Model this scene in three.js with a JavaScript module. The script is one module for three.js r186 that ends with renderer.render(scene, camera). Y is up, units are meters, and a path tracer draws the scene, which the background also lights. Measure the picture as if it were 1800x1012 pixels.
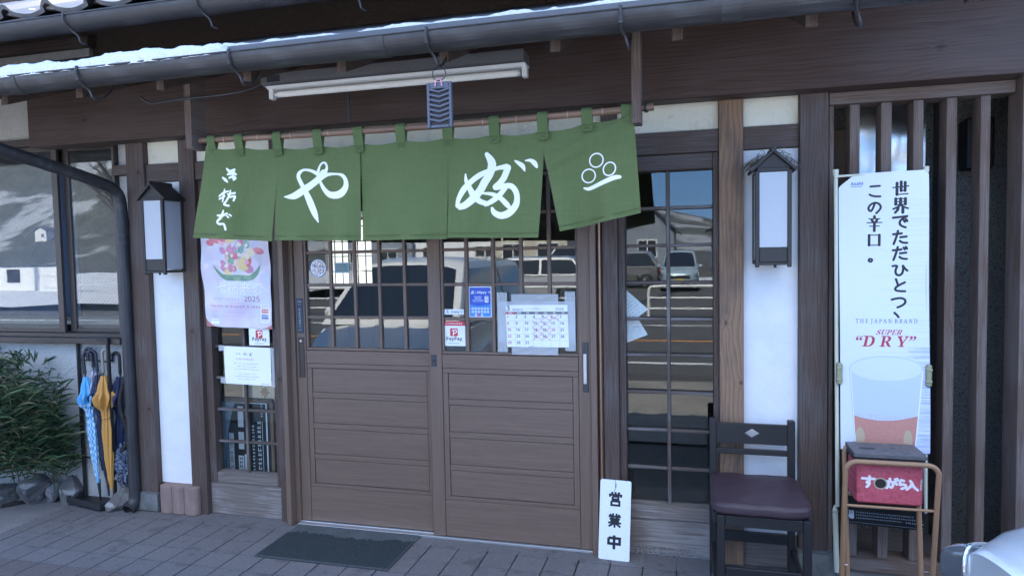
import * as THREE from 'three';
import { mergeGeometries, mergeVertices, toCreasedNormals } from 'three/addons/utils/BufferGeometryUtils.js';

// ---------------------------------------------------------------- camera, sky, sun, exposure
const scene = new THREE.Scene();
const camera = new THREE.PerspectiveCamera(45.96, 1800 / 1012, 0.05, 3000);
camera.position.set(0, 1.5, 3.34);
camera.rotation.set(-2.9102 * Math.PI / 180, 14.948 * Math.PI / 180, -1.0853 * Math.PI / 180, 'YXZ');
const renderer = new THREE.WebGLRenderer({ antialias: true });
renderer.toneMapping = THREE.LinearToneMapping;
renderer.toneMappingExposure = 4.9;
renderer.shadowMap.enabled = true;

const hash = (x, y, s) => { let h = Math.imul(x | 0, 374761393) ^ Math.imul(y | 0, 668265263) ^ Math.imul(s | 0, 2147483647 - 1640531527); h = Math.imul(h ^ (h >>> 13), 1274126177); h ^= h >>> 16; return (h >>> 0) / 4294967296; };
const mod = (a, n) => ((a % n) + n) % n;
function vn(x, y, s, px = 4096, py = 4096) {       // value noise, lattice periods px and py
  const ix = Math.floor(x), iy = Math.floor(y), fx = x - ix, fy = y - iy, u = fx * fx * (3 - 2 * fx), v = fy * fy * (3 - 2 * fy);
  const a = mod(ix, px), b = mod(ix + 1, px), c = mod(iy, py), d = mod(iy + 1, py);
  const p = hash(a, c, s), q = hash(b, c, s), r = hash(a, d, s), t = hash(b, d, s);
  return (p + (q - p) * u) * (1 - v) + (r + (t - r) * u) * v;
}
function fbm(x, y, s, oct = 4, px = 4096, py = 4096) { let a = 0, w = 0.5, n = 0; for (let i = 0; i < oct; i++) { a += w * vn(x, y, s + i * 17, px, py); n += w; w *= 0.5; x *= 2; y *= 2; px *= 2; py *= 2; } return a / n; }
function rng(seed) { let a = seed | 0; return () => { a = (a + 0x6d2b79f5) | 0; let t = Math.imul(a ^ (a >>> 15), 1 | a); t = (t + Math.imul(t ^ (t >>> 7), 61 | t)) ^ t; return ((t ^ (t >>> 14)) >>> 0) / 4294967296; }; }
const mix = (a, b, t) => a + (b - a) * t, clamp = (x, a = 0, b = 1) => Math.min(b, Math.max(a, x)), sstep = (a, b, x) => { const t = clamp((x - a) / (b - a)); return t * t * (3 - 2 * t); };
const mix3 = (a, b, t) => [mix(a[0], b[0], t), mix(a[1], b[1], t), mix(a[2], b[2], t)];

const EL = 47.5 * Math.PI / 180, AZ = 9 * Math.PI / 180;                       // the sun stands behind the building, a little to the west
const sunDir = new THREE.Vector3(-Math.sin(AZ) * Math.cos(EL), Math.sin(EL), -Math.cos(AZ) * Math.cos(EL));
{
  const W = 1024, H = 512, d = new Float32Array(W * H * 4);
  for (let j = 0; j < H; j++) {
    const up = ((j + 0.5) / H - 0.5) * Math.PI, y = Math.sin(up);
    for (let i = 0; i < W; i++) {
      const a = ((i + 0.5) / W - 0.5) * 2 * Math.PI, x = Math.cos(a) * Math.cos(up), z = Math.sin(a) * Math.cos(up);
      const cs = x * sunDir.x + y * sunDir.y + z * sunDir.z, h = Math.exp(-Math.max(y, 0) * 4.2);
      let c = mix3([0.045, 0.19, 0.55], [0.27, 0.51, 0.88], h);
      const glow = 0.5 * Math.pow(Math.max(cs, 0), 6) + 1.2 * Math.pow(Math.max(cs, 0), 60);
      c = [c[0] + glow * 0.9, c[1] + glow * 0.95, c[2] + glow];
      if (y > 0.01) {
        const k = 1.6 / (y + 0.16), n = fbm(x * k + 7.3, z * k * 1.0 + 2.1, 91, 6), m = sstep(0.5, 0.7, n) * sstep(0.02, 0.12, y);
        const shade = 0.62 + 0.5 * fbm(x * k * 1.7 + 1, z * k * 1.7, 17, 4);
        c = mix3(c, [0.86 * shade, 0.9 * shade, 0.98 * shade], m * 0.85);
      } else if (y < 0) c = [0.3, 0.33, 0.38];
      const o = (j * W + i) * 4; d[o] = c[0]; d[o + 1] = c[1]; d[o + 2] = c[2]; d[o + 3] = 1;
    }
  }
  const sky = new THREE.DataTexture(d, W, H, THREE.RGBAFormat, THREE.FloatType);
  sky.mapping = THREE.EquirectangularReflectionMapping; sky.magFilter = THREE.LinearFilter; sky.needsUpdate = true;
  scene.background = sky; scene.environment = sky;
}
const sun = new THREE.DirectionalLight(new THREE.Color(1, 0.95, 0.86), 4.4);
sun.position.copy(sunDir).multiplyScalar(60); sun.target.position.set(0, 0, 0); sun.castShadow = true;
sun.shadow.camera.left = -40; sun.shadow.camera.right = 40; sun.shadow.camera.top = 40; sun.shadow.camera.bottom = -40; sun.shadow.camera.far = 150; sun.shadow.mapSize.set(4096, 4096);
sun.name = 'sunlight'; scene.add(sun, sun.target);

// ---------------------------------------------------------------- helpers
const V = (x, y, z) => new THREE.Vector3(x, y, z), R = (a) => a * Math.PI / 180;
const used = new Map(), basis = new WeakMap();
function numbered(n) { const k = used.get(n) ?? 0; used.set(n, k + 1); return k ? n + '_' + String(k).padStart(3, '0') : n; }
function tag(o, label, category, group, kind) { if (label) o.userData.label = label; if (category) o.userData.category = category; if (group) o.userData.group = group; if (kind) o.userData.kind = kind; return o; }
function thing(name, label, category, pos = [0, 0, 0], opt = {}) {           // a Group at the thing's base; parts are given in world metres unless opt.local
  const o = new THREE.Group(); o.name = numbered(name); o.position.set(...pos); scene.add(o);
  basis.set(o, opt.local ? V(0, 0, 0) : V(...pos)); return tag(o, label, category, opt.group, opt.kind);
}
function sub(parent, name, label) { const o = new THREE.Group(); o.name = name; parent.add(o); basis.set(o, basis.get(parent)); if (label) o.userData.label = label; return o; }
function add(parent, name, geo, mat, label) {
  if (Array.isArray(geo)) geo = merge(geo);
  const b = basis.get(parent); if (b && b.lengthSq()) geo = geo.clone().translate(-b.x, -b.y, -b.z);
  const m = new THREE.Mesh(geo, mat); m.name = parent === scene ? numbered(name) : name; m.castShadow = m.receiveShadow = true; parent.add(m); if (label) m.userData.label = label;
  basis.set(m, b ?? V(0, 0, 0)); return m;
}
function merge(list) {
  const l = list.map((g) => { let q = g.index ? g.toNonIndexed() : g.clone(); if (!q.attributes.uv) q.setAttribute('uv', new THREE.BufferAttribute(new Float32Array(q.attributes.position.count * 2), 2)); for (const k of Object.keys(q.attributes)) if (!['position', 'normal', 'uv'].includes(k)) q.deleteAttribute(k); return q; });
  return mergeGeometries(l);
}
let piece = 1;
// box with rounded edges, uv in metres, u along the grain axis
function bx(x0, x1, y0, y1, z0, z1, g = 'y', r = 0.003) {
  if (x0 > x1) [x0, x1] = [x1, x0]; if (y0 > y1) [y0, y1] = [y1, y0]; if (z0 > z1) [z0, z1] = [z1, z0];
  r = Math.min(r, (x1 - x0) * 0.35, (y1 - y0) * 0.35, (z1 - z0) * 0.35);
  const lo = [x0, y0, z0], hi = [x1, y1, z1], pos = [], nor = [], uv = [], idx = [], ga = 'xyz'.indexOf(g), o1 = hash(piece, 3, 1) * 7, o2 = hash(piece++, 5, 2) * 5, id = {};
  for (let s = 0; s < 8; s++) for (let a = 0; a < 3; a++) {
    const p = [0, 1, 2].map((k) => { const w = (s >> k) & 1, e = w ? hi[k] : lo[k]; return k === a ? e : e + (w ? -r : r); });
    id[s * 3 + a] = pos.length / 3; pos.push(...p); const n = [0, 0, 0]; n[a] = (s >> a) & 1 ? 1 : -1; nor.push(...n);
    let u, v; if (a === ga) { u = p[(a + 1) % 3] + o1; v = p[(a + 2) % 3] + o2; } else { u = p[ga] + o1; v = p[3 - a - ga] + o2 + a * 0.13; } uv.push(u, v);
  }
  const c = [(x0 + x1) / 2, (y0 + y1) / 2, (z0 + z1) / 2];
  const tri = (i, j, k) => { const A = pos.slice(i * 3, i * 3 + 3), Bp = pos.slice(j * 3, j * 3 + 3), Cp = pos.slice(k * 3, k * 3 + 3), e = Bp.map((q, t) => q - A[t]), f = Cp.map((q, t) => q - A[t]);
    const n = [e[1] * f[2] - e[2] * f[1], e[2] * f[0] - e[0] * f[2], e[0] * f[1] - e[1] * f[0]], m = [0, 1, 2].map((t) => (A[t] + Bp[t] + Cp[t]) / 3 - c[t]); if (n[0] * m[0] + n[1] * m[1] + n[2] * m[2] >= 0) idx.push(i, j, k); else idx.push(i, k, j); };
  const quad = (a, b, d, e) => { tri(a, b, d); tri(a, d, e); };
  for (let a = 0; a < 3; a++) { const b = (a + 1) % 3, d = (a + 2) % 3; for (const w of [0, 1]) { const f = (p, q) => id[((w << a) | (p << b) | (q << d)) * 3 + a]; quad(f(0, 0), f(1, 0), f(1, 1), f(0, 1)); } }
  for (let a = 0; a < 3; a++) { const b = (a + 1) % 3, d = (a + 2) % 3; for (const p of [0, 1]) for (const q of [0, 1]) { const s0 = (p << b) | (q << d), s1 = s0 | (1 << a); quad(id[s0 * 3 + b], id[s1 * 3 + b], id[s1 * 3 + d], id[s0 * 3 + d]); } }
  for (let s = 0; s < 8; s++) tri(id[s * 3], id[s * 3 + 1], id[s * 3 + 2]);
  const geo = new THREE.BufferGeometry(); geo.setAttribute('position', new THREE.Float32BufferAttribute(pos, 3)); geo.setAttribute('normal', new THREE.Float32BufferAttribute(nor, 3)); geo.setAttribute('uv', new THREE.Float32BufferAttribute(uv, 2)); geo.setIndex(idx); return geo;
}
function tube(pts, r, seg = 24, rad = 10, tension = 0.5) { const c = new THREE.CatmullRomCurve3(pts.map((p) => V(...p)), false, 'catmullrom', tension); return new THREE.TubeGeometry(c, seg, r, rad, false); }
function rod(a, b, r, r2 = r, rad = 12) { const A = V(...a), Bv = V(...b), l = A.distanceTo(Bv), g = new THREE.CylinderGeometry(r2, r, l, rad, 1); g.applyQuaternion(new THREE.Quaternion().setFromUnitVectors(V(0, 1, 0), Bv.clone().sub(A).normalize())); const m = A.add(Bv).multiplyScalar(0.5); return g.translate(m.x, m.y, m.z); }
// a sheet given by its four corners (top left, top right, bottom right, bottom left) with a small thickness and a print on its front
function sheet(tl, tr, br, bl, t = 0.0012, nx = 1, ny = 1, bend = () => 0) {
  br = tr.map((v, i) => v + bl[i] - tl[i]);          // sheets of paper are true parallelograms
  const P = (s, q) => { const a = V(...tl).lerp(V(...tr), s), b = V(...bl).lerp(V(...br), s), p = a.lerp(b, q); p.z += bend(s, q); return p; };
  const pos = [], uv = [], idx = [], w = nx + 1;
  for (const back of [0, 1]) for (let j = 0; j <= ny; j++) for (let i = 0; i <= nx; i++) { const p = P(i / nx, j / ny); pos.push(p.x, p.y, p.z - back * t); uv.push(i / nx, 1 - j / ny); }
  const N = w * (ny + 1);
  for (let j = 0; j < ny; j++) for (let i = 0; i < nx; i++) { const a = j * w + i, b = a + 1, c = a + w, d = c + 1; idx.push(a, c, b, b, c, d, N + a, N + b, N + c, N + b, N + d, N + c); }
  const rim = (a, b) => idx.push(a, b, N + a, b, N + b, N + a);
  for (let i = 0; i < nx; i++) { rim(i, i + 1); rim(ny * w + i + 1, ny * w + i); } for (let j = 0; j < ny; j++) { rim((j + 1) * w, j * w); rim(j * w + nx, (j + 1) * w + nx); }
  const g = new THREE.BufferGeometry(); g.setAttribute('position', new THREE.Float32BufferAttribute(pos, 3)); g.setAttribute('uv', new THREE.Float32BufferAttribute(uv, 2)); g.setIndex(idx);
  const q = g.toNonIndexed(); q.computeVertexNormals(); return nx * ny > 1 ? (g.computeVertexNormals(), g) : q;
}
function extrudeX(profile, x0, x1) {               // closed (z, y) profile swept along x
  const s = new THREE.Shape(profile.map(([z, y]) => new THREE.Vector2(z, y))), g = new THREE.ExtrudeGeometry(s, { depth: x1 - x0, bevelEnabled: false, steps: 1 });
  return g.applyMatrix4(new THREE.Matrix4().set(0, 0, 1, x0, 0, 1, 0, 0, 1, 0, 0, 0, 0, 0, 0, 1)).index ? g : flipped(g);
}
function flipped(g) { const p = g.attributes.position, n = p.count; for (const k of ['position', 'normal', 'uv']) { const a = g.attributes[k]; if (!a) continue; const s = a.itemSize; for (let i = 0; i < n; i += 3) for (let c = 0; c < s; c++) { const t = a.array[(i + 1) * s + c]; a.array[(i + 1) * s + c] = a.array[(i + 2) * s + c]; a.array[(i + 2) * s + c] = t; } } g.computeVertexNormals(); return g; }

// ---------------------------------------------------------------- textures and materials
const enc = (x) => Math.round(255 * (x <= 0.0031308 ? 12.92 * x : 1.055 * Math.pow(clamp(x), 1 / 2.4) - 0.055));
function colorTex(w, h, f, rx = 1, ry = 1) {       // f(u, v) gives a linear colour; repeats every rx by ry metres
  const d = new Uint8Array(w * h * 4);
  for (let j = 0; j < h; j++) for (let i = 0; i < w; i++) { const c = f((i + 0.5) / w, (j + 0.5) / h), o = (j * w + i) * 4; d[o] = enc(c[0]); d[o + 1] = enc(c[1]); d[o + 2] = enc(c[2]); d[o + 3] = 255; }
  const t = new THREE.DataTexture(d, w, h); t.colorSpace = THREE.SRGBColorSpace; t.magFilter = t.minFilter = THREE.LinearFilter; t.wrapS = t.wrapT = THREE.RepeatWrapping; t.repeat.set(1 / rx, 1 / ry); t.needsUpdate = true; return t;
}
function grayTex(w, h, f, rx = 1, ry = 1) {
  const d = new Uint8Array(w * h * 4);
  for (let j = 0; j < h; j++) for (let i = 0; i < w; i++) { const c = Math.round(255 * clamp(f((i + 0.5) / w, (j + 0.5) / h))), o = (j * w + i) * 4; d[o] = d[o + 1] = d[o + 2] = c; d[o + 3] = 255; }
  const t = new THREE.DataTexture(d, w, h); t.magFilter = t.minFilter = THREE.LinearFilter; t.wrapS = t.wrapT = THREE.RepeatWrapping; t.repeat.set(1 / rx, 1 / ry); t.needsUpdate = true; return t;
}
const std = (o) => new THREE.MeshStandardMaterial(o), phy = (o) => new THREE.MeshPhysicalMaterial(o), lin = (r, g, b) => new THREE.Color().setRGB(r, g, b);
function woodGrain(seed, knots, rings = 15) {                   // 0..1 grain value, u along the grain
  const kn = []; const rr = rng(seed); for (let i = 0; i < knots; i++) kn.push([rr(), rr(), 0.012 + rr() * 0.016]);
  return (u, v) => {
    let vv = v, dark = 0;
    for (const [ku, kv, kr] of kn) { let du = u - ku, dv = v - kv; du -= Math.round(du); dv -= Math.round(dv); du *= 4; const q = Math.exp(-(du * du + dv * dv) / (kr * kr * 14)); vv += Math.sign(dv || 1) * q * 0.05 * Math.exp(-Math.abs(dv) * 6); dark += 1.4 * Math.exp(-(du * du * 0.6 + dv * dv) / (kr * kr)); }
    const warp = fbm(u * 4, vv * 4, seed, 3, 4, 4) * 0.16, ring = (vv + warp) * rings, f = ring - Math.floor(ring), late = Math.pow(f, 2.4) * (1 - sstep(0.93, 1, f));
    const fib = vn(u * 24, v * 220, seed + 5, 24, 220) * 0.6 + vn(u * 60, v * 420, seed + 8, 60, 420) * 0.4;
    return { g: clamp(late * 0.65 + fib * 0.35), fib, dark: clamp(dark), patch: fbm(u * 6, v * 3, seed + 30, 4, 6, 3), wear: fbm(u * 9, v * 90, seed + 44, 4, 9, 90) };
  };
}
function wood(seed, early, late, grey, greyAmt, o = {}) {
  const w = woodGrain(seed, o.knots ?? 2, o.rings), rx = o.rx ?? 1.4, ry = o.ry ?? 0.35, N = o.n ?? 512;
  const map = colorTex(N, N, (u, v) => { const q = w(u, v); let c = mix3(early, late, q.g * (o.contrast ?? 1)); c = mix3(c, late.map((x) => x * 0.45), q.dark * 0.85); const s = sstep(0.52, 0.74, q.patch * 0.7 + q.wear * 0.45) * greyAmt; c = mix3(c, grey.map((x) => x * (0.75 + 0.5 * q.fib)), s); return c.map((x) => x * (0.86 + 0.28 * q.wear)); }, rx, ry);
  const bump = grayTex(N, N, (u, v) => { const q = w(u, v); return 0.5 + 0.35 * (q.fib - 0.5) - 0.3 * q.g * (o.relief ?? 1) + 0.25 * q.wear; }, rx, ry);
  return std({ map, bumpMap: bump, bumpScale: o.bump ?? 0.0012, roughness: o.rough ?? 0.72 });
}
const M = {};
M.darkWood = wood(11, [0.108, 0.07, 0.054], [0.04, 0.026, 0.022], [0.13, 0.118, 0.115], 0.45, { rough: 0.66, rings: 24 });
M.beamWood = wood(12, [0.08, 0.045, 0.036], [0.034, 0.02, 0.017], [0.1, 0.08, 0.078], 0.35, { rx: 2.2, ry: 0.5, rough: 0.66, knots: 3, rings: 26 });
M.lightWood = wood(13, [0.33, 0.2, 0.12], [0.13, 0.072, 0.045], [0.1, 0.07, 0.057], 0.75, { knots: 5, rough: 0.74, rings: 18 });
M.greyWood = wood(14, [0.2, 0.165, 0.145], [0.11, 0.09, 0.08], [0.3, 0.29, 0.28], 0.6, { rough: 0.85, bump: 0.002 });
M.slatWood = wood(15, [0.17, 0.115, 0.09], [0.06, 0.04, 0.033], [0.21, 0.18, 0.165], 0.5, { rough: 0.88, bump: 0.0022, ry: 0.25, rings: 30 });
M.muntinWood = wood(16, [0.11, 0.08, 0.066], [0.055, 0.04, 0.034], [0.22, 0.21, 0.21], 0.6, { rough: 0.6 });
{ // wood-look film on the aluminium doors
  const w = woodGrain(21, 0), f = (u, v) => { const q = w(u, v), s = fbm(u * 5, v * 90, 77, 4, 5, 90); return clamp(0.35 * q.fib + 0.65 * s); };
  M.doorFilm = std({ map: colorTex(512, 512, (u, v) => mix3([0.125, 0.08, 0.06], [0.215, 0.148, 0.112], f(u, v)), 0.9, 0.5), roughness: 0.42, bumpMap: grayTex(512, 512, f, 0.9, 0.5), bumpScale: 0.0002 });
}
const speck = (seed, n) => (u, v) => vn(u * n, v * n, seed, n, n);
M.plaster = std({ map: colorTex(512, 512, (u, v) => { const n = fbm(u * 8, v * 8, 31, 5, 8, 8), s = vn(u * 170, v * 170, 5, 170, 170), k = s > 0.985 ? 0.8 : 1; return [0.8 * k, 0.8 * k, 0.8 * k].map((x) => x * (0.91 + 0.14 * n)); }, 0.7, 0.7), bumpMap: grayTex(512, 512, (u, v) => fbm(u * 50, v * 50, 33, 4, 50, 50), 0.7, 0.7), bumpScale: 0.0012, roughness: 0.92 });
M.creamPlaster = std({ map: colorTex(512, 512, (u, v) => { const n = fbm(u * 10, v * 10, 35, 5, 10, 10), s = vn(u * 150, v * 150, 9, 150, 150), st = sstep(0.62, 0.8, n) * 0.25; return mix3([0.78, 0.75, 0.62], [0.5, 0.45, 0.34], st + (s > 0.975 ? 0.45 : 0)); }, 0.5, 0.5), bumpMap: grayTex(512, 512, (u, v) => fbm(u * 40, v * 40, 36, 4, 40, 40), 0.5, 0.5), bumpScale: 0.004, roughness: 0.95 });
M.stucco = std({ map: colorTex(512, 512, (u, v) => { const s = vn(u * 200, v * 200, 41, 200, 200), n = fbm(u * 6, v * 6, 42, 4, 6, 6); const b = 0.5 + 0.08 * n; return s > 0.8 ? [b * 0.72, b * 0.7, b * 0.66] : [b, b * 0.98, b * 0.93]; }, 0.6, 0.6), bumpMap: grayTex(512, 512, speck(43, 150), 0.6, 0.6), bumpScale: 0.004, roughness: 0.95 });
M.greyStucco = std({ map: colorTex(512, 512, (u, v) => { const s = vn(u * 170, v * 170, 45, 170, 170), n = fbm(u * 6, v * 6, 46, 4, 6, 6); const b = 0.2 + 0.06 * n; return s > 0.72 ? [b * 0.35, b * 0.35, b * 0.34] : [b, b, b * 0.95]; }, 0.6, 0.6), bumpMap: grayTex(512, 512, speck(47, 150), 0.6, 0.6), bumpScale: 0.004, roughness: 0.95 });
M.brownStucco = std({ map: colorTex(256, 256, (u, v) => { const s = vn(u * 120, v * 120, 48, 120, 120); return [0.085, 0.06, 0.048].map((x) => x * (0.7 + 0.6 * s)); }, 0.4, 0.4), bumpMap: grayTex(256, 256, speck(48, 120), 0.4, 0.4), bumpScale: 0.003, roughness: 0.95 });
const tileTone = [0.96, 1, 1.04, 0.98].map((k, i) => std({ map: colorTex(256, 256, (u, v) => { const n = fbm(u * 6, v * 6, 50 + i * 3, 5, 6, 6), s = vn(u * 90, v * 90, 51 + i, 90, 90), d = sstep(0.55, 0.75, n) * 0.4; return [0.15, 0.142, 0.145].map((x) => x * k * (0.72 + 0.5 * s) * (1 - d * 0.7)); }, 0.37, 0.37), bumpMap: grayTex(256, 256, (u, v) => fbm(u * 40, v * 40, 52 + i, 4, 40, 40), 0.37, 0.37), bumpScale: 0.0014, roughness: 0.75 }));
M.edgeTile = std({ map: colorTex(256, 256, (u, v) => [0.13, 0.11, 0.108].map((x) => x * (0.75 + 0.5 * fbm(u * 40, v * 40, 57, 3, 40, 40))), 0.37, 0.37), roughness: 0.7 });
M.grout = std({ color: lin(0.025, 0.025, 0.027), roughness: 0.95 });
M.mortar = std({ map: colorTex(256, 256, (u, v) => { const n = fbm(u * 20, v * 20, 58, 5, 20, 20); return [0.15, 0.14, 0.14].map((x) => x * (0.7 + 0.6 * n)); }, 0.4, 0.4), roughness: 0.95 });
M.concrete = std({ map: colorTex(512, 512, (u, v) => { const n = fbm(u * 8, v * 8, 60, 6, 8, 8), s = vn(u * 180, v * 180, 61, 180, 180); return [0.2, 0.19, 0.185].map((x) => x * (0.65 + 0.45 * n + 0.25 * s)); }, 1, 1), bumpMap: grayTex(256, 256, (u, v) => fbm(u * 40, v * 40, 62, 4, 40, 40), 0.5, 0.5), bumpScale: 0.003, roughness: 0.92 });
M.asphalt = std({ map: colorTex(512, 512, (u, v) => { const n = fbm(u * 6, v * 6, 64, 5, 6, 6), s = vn(u * 250, v * 250, 65, 250, 250); return [0.075, 0.073, 0.07].map((x) => x * (0.6 + 0.5 * n + 0.7 * s * s)); }, 2, 2), roughness: 0.9 });
M.gravel = std({ map: colorTex(512, 512, (u, v) => { const n = fbm(u * 6, v * 6, 67, 5, 6, 6), s = vn(u * 120, v * 120, 68, 120, 120); return [0.24, 0.225, 0.2].map((x) => x * (0.5 + 0.5 * n + 0.6 * s)); }, 1.6, 1.6), bumpMap: grayTex(256, 256, speck(69, 90), 1, 1), bumpScale: 0.012, roughness: 0.95 });
M.snow = std({ color: lin(0.55, 0.56, 0.58), roughness: 0.8, bumpMap: grayTex(256, 256, (u, v) => fbm(u * 30, v * 30, 70, 4, 30, 30), 0.3, 0.3), bumpScale: 0.006 });
M.stone = std({ map: colorTex(256, 256, (u, v) => { const n = fbm(u * 8, v * 8, 71, 6, 8, 8); return [0.15, 0.155, 0.15].map((x) => x * (0.5 + n)); }, 0.5, 0.5), roughness: 0.9, bumpMap: grayTex(256, 256, (u, v) => fbm(u * 20, v * 20, 72, 5, 20, 20), 0.5, 0.5), bumpScale: 0.006 });
M.rock = std({ map: colorTex(256, 256, (u, v) => { const n = fbm(u * 6, v * 6, 73, 6, 6, 6), w = sstep(0.55, 0.7, fbm(u * 9, v * 14, 74, 5, 9, 14)); return mix3([0.12, 0.115, 0.11].map((x) => x * (0.5 + n)), [0.42, 0.41, 0.4], w * 0.6); }, 0.6, 0.6), roughness: 0.9, bumpMap: grayTex(256, 256, (u, v) => fbm(u * 14, v * 14, 75, 5, 14, 14), 0.5, 0.5), bumpScale: 0.012 });
M.soil = std({ color: lin(0.035, 0.03, 0.026), roughness: 1, bumpMap: grayTex(256, 256, (u, v) => fbm(u * 20, v * 20, 76, 4, 20, 20), 0.5, 0.5), bumpScale: 0.02 });
M.gutter = std({ map: colorTex(256, 256, (u, v) => { const n = fbm(u * 10, v * 6, 78, 4, 10, 6), st = sstep(0.58, 0.8, vn(u * 60, v * 2, 79, 60, 2)); return mix3([0.032, 0.03, 0.032], [0.1, 0.105, 0.11], st * 0.5 * n).map((x) => x * (0.8 + 0.4 * n)); }, 1.2, 0.4), roughness: 0.5 });
M.fascia = std({ color: lin(0.11, 0.115, 0.125), roughness: 0.55, metalness: 0.2 });
M.blackMetal = std({ color: lin(0.02, 0.02, 0.022), roughness: 0.5 });
M.darkMetal = std({ color: lin(0.07, 0.075, 0.085), roughness: 0.4, metalness: 0.6 });
M.steel = std({ color: lin(0.55, 0.56, 0.58), roughness: 0.3, metalness: 0.9 });
M.alu = std({ color: lin(0.6, 0.61, 0.62), roughness: 0.4, metalness: 0.8 });
M.bronzeAlu = std({ color: lin(0.075, 0.062, 0.056), roughness: 0.4, metalness: 0.35 });
M.glass = phy({ color: lin(0.93, 0.96, 0.95), roughness: 0, transmission: 1, thickness: 0, ior: 1.58, bumpMap: grayTex(128, 128, (u, v) => fbm(u * 4, v * 4, 55, 3, 4, 4), 0.55, 0.55), bumpScale: 0.0001 });
M.film = phy({ color: lin(0.93, 0.95, 0.97), roughness: 0.3, transmission: 0.72, thickness: 0, ior: 1.5 });
M.interior = std({ color: lin(0.3, 0.26, 0.21), roughness: 0.9 });
M.interiorDark = std({ color: lin(0.17, 0.11, 0.075), roughness: 0.7 });
M.white = std({ color: lin(0.78, 0.78, 0.76), roughness: 0.45 });
M.cardWhite = std({ color: lin(0.8, 0.8, 0.8), roughness: 0.6 });

// ---------------------------------------------------------------- ground
const G = -0.1;                                                        // level of the car park and the road
function flat(x0, x1, z0, z1, y, n = 1, seed = 0, amp = 0) { const g = new THREE.PlaneGeometry(x1 - x0, z1 - z0, n, n).rotateX(-Math.PI / 2).translate((x0 + x1) / 2, y, (z0 + z1) / 2); const p = g.attributes.position, uv = g.attributes.uv; for (let i = 0; i < p.count; i++) { if (amp) p.setY(i, y + amp * (fbm(p.getX(i) * 1.3, p.getZ(i) * 1.3, seed, 4) - 0.5)); uv.setXY(i, p.getX(i), p.getZ(i)); } g.computeVertexNormals(); return g; }
const structure = (name, geo, mat) => tag(add(scene, name, geo, mat), null, null, null, 'structure');
structure('ground', flat(-400, 400, -200, 700, G), M.asphalt);
structure('gravel_forecourt', flat(-30, 30, 2.2, 4.9, G + 0.02, 60, 3, 0.05), M.gravel);
structure('road', flat(-400, 400, 5.2, 12.6, G + 0.004), M.asphalt);
M.lineWhite = std({ map: colorTex(256, 64, (u, v) => { const n = fbm(u * 20, v * 6, 81, 4, 20, 6); return n > 0.62 ? [0.3, 0.3, 0.29] : [0.7, 0.7, 0.68]; }, 2, 0.5), roughness: 0.8 });
M.lineOrange = std({ color: lin(0.6, 0.25, 0.06), roughness: 0.8 });
for (const [z0, z1, m] of [[6.25, 6.4, M.lineWhite], [8.7, 8.85, M.lineOrange], [11.2, 11.35, M.lineWhite]]) structure('road_marking', flat(-400, 400, z0, z1, G + 0.008), m);
structure('snow_field', flat(-120, -14, 14, 60, G + 0.25, 40, 8, 0.4), M.snow);
structure('snow_bank', flat(-60, 60, 30, 34, G + 0.05, 60, 9, 0.5), M.snow);
{ // tiled terrace in front of the shop
  const t = thing('terrace', null, null, [0, 0, 0], { kind: 'structure' });
  add(t, 'grout_bed', bx(-3.74, 1.9, G, -0.006, -0.16, 0.86, 'x', 0.002), M.grout);
  add(t, 'mortar_smear', bx(-3.735, 1.88, -0.01, -0.0012, -0.155, 0.125, 'x', 0.0005), M.mortar);
  const xs = []; for (let x = -2.707 - 6 * 0.1545; x < 1.5; x += 0.1545) xs.push(x);
  const zs = [-0.149, 0, 0.1485, 0.297, 0.4455, 0.594, 0.7415], rr = rng(5);
  const geos = [0, 1, 2].map((k) => bx(-0.0748, 0.0748, -0.012, 0, -0.0718, 0.0718, 'x', 0.0022));
  const edge = bx(-0.0475, 0.0475, -0.012, 0, -0.0718, 0.0718, 'x', 0.0022); for (let j = 0; j < zs.length; j++) add(t, 'tile', edge, j === 6 ? M.edgeTile : tileTone[j % 4]).position.set(-3.6865, 0, zs[j] + 0.0742);
  for (let i = 0; i < xs.length; i++) for (let j = 0; j < zs.length; j++) {
    const m = add(t, 'tile', geos[(i * 7 + j * 3) % 3], j === 6 ? M.edgeTile : tileTone[Math.floor(rr() * 4)]);
    m.position.set(xs[i] + 0.0772 + (rr() - 0.5) * 0.0014, (rr() - 0.5) * 0.0012, zs[j] + 0.0742 + (rr() - 0.5) * 0.0014); m.rotation.set((rr() - 0.5) * 0.006, (rr() - 0.5) * 0.006 + (rr() < 0.5 ? Math.PI : 0), (rr() - 0.5) * 0.006);
  }
}
{ const r = rng(88), gs = []; for (let i = 0; i < 170; i++) gs.push(new THREE.TetrahedronGeometry(0.0012 + 0.0025 * r() * r()).rotateX(r() * 6).rotateY(r() * 6).translate(-3.6 + r() * 4.2, 0.0012, -0.02 + Math.pow(r(), 1.6) * 0.85)); tag(add(scene, 'paving_grit', gs, M.gravel), 'scattered grit lying on the tiled terrace before the doors', 'grit', null, 'stuff'); }
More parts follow.
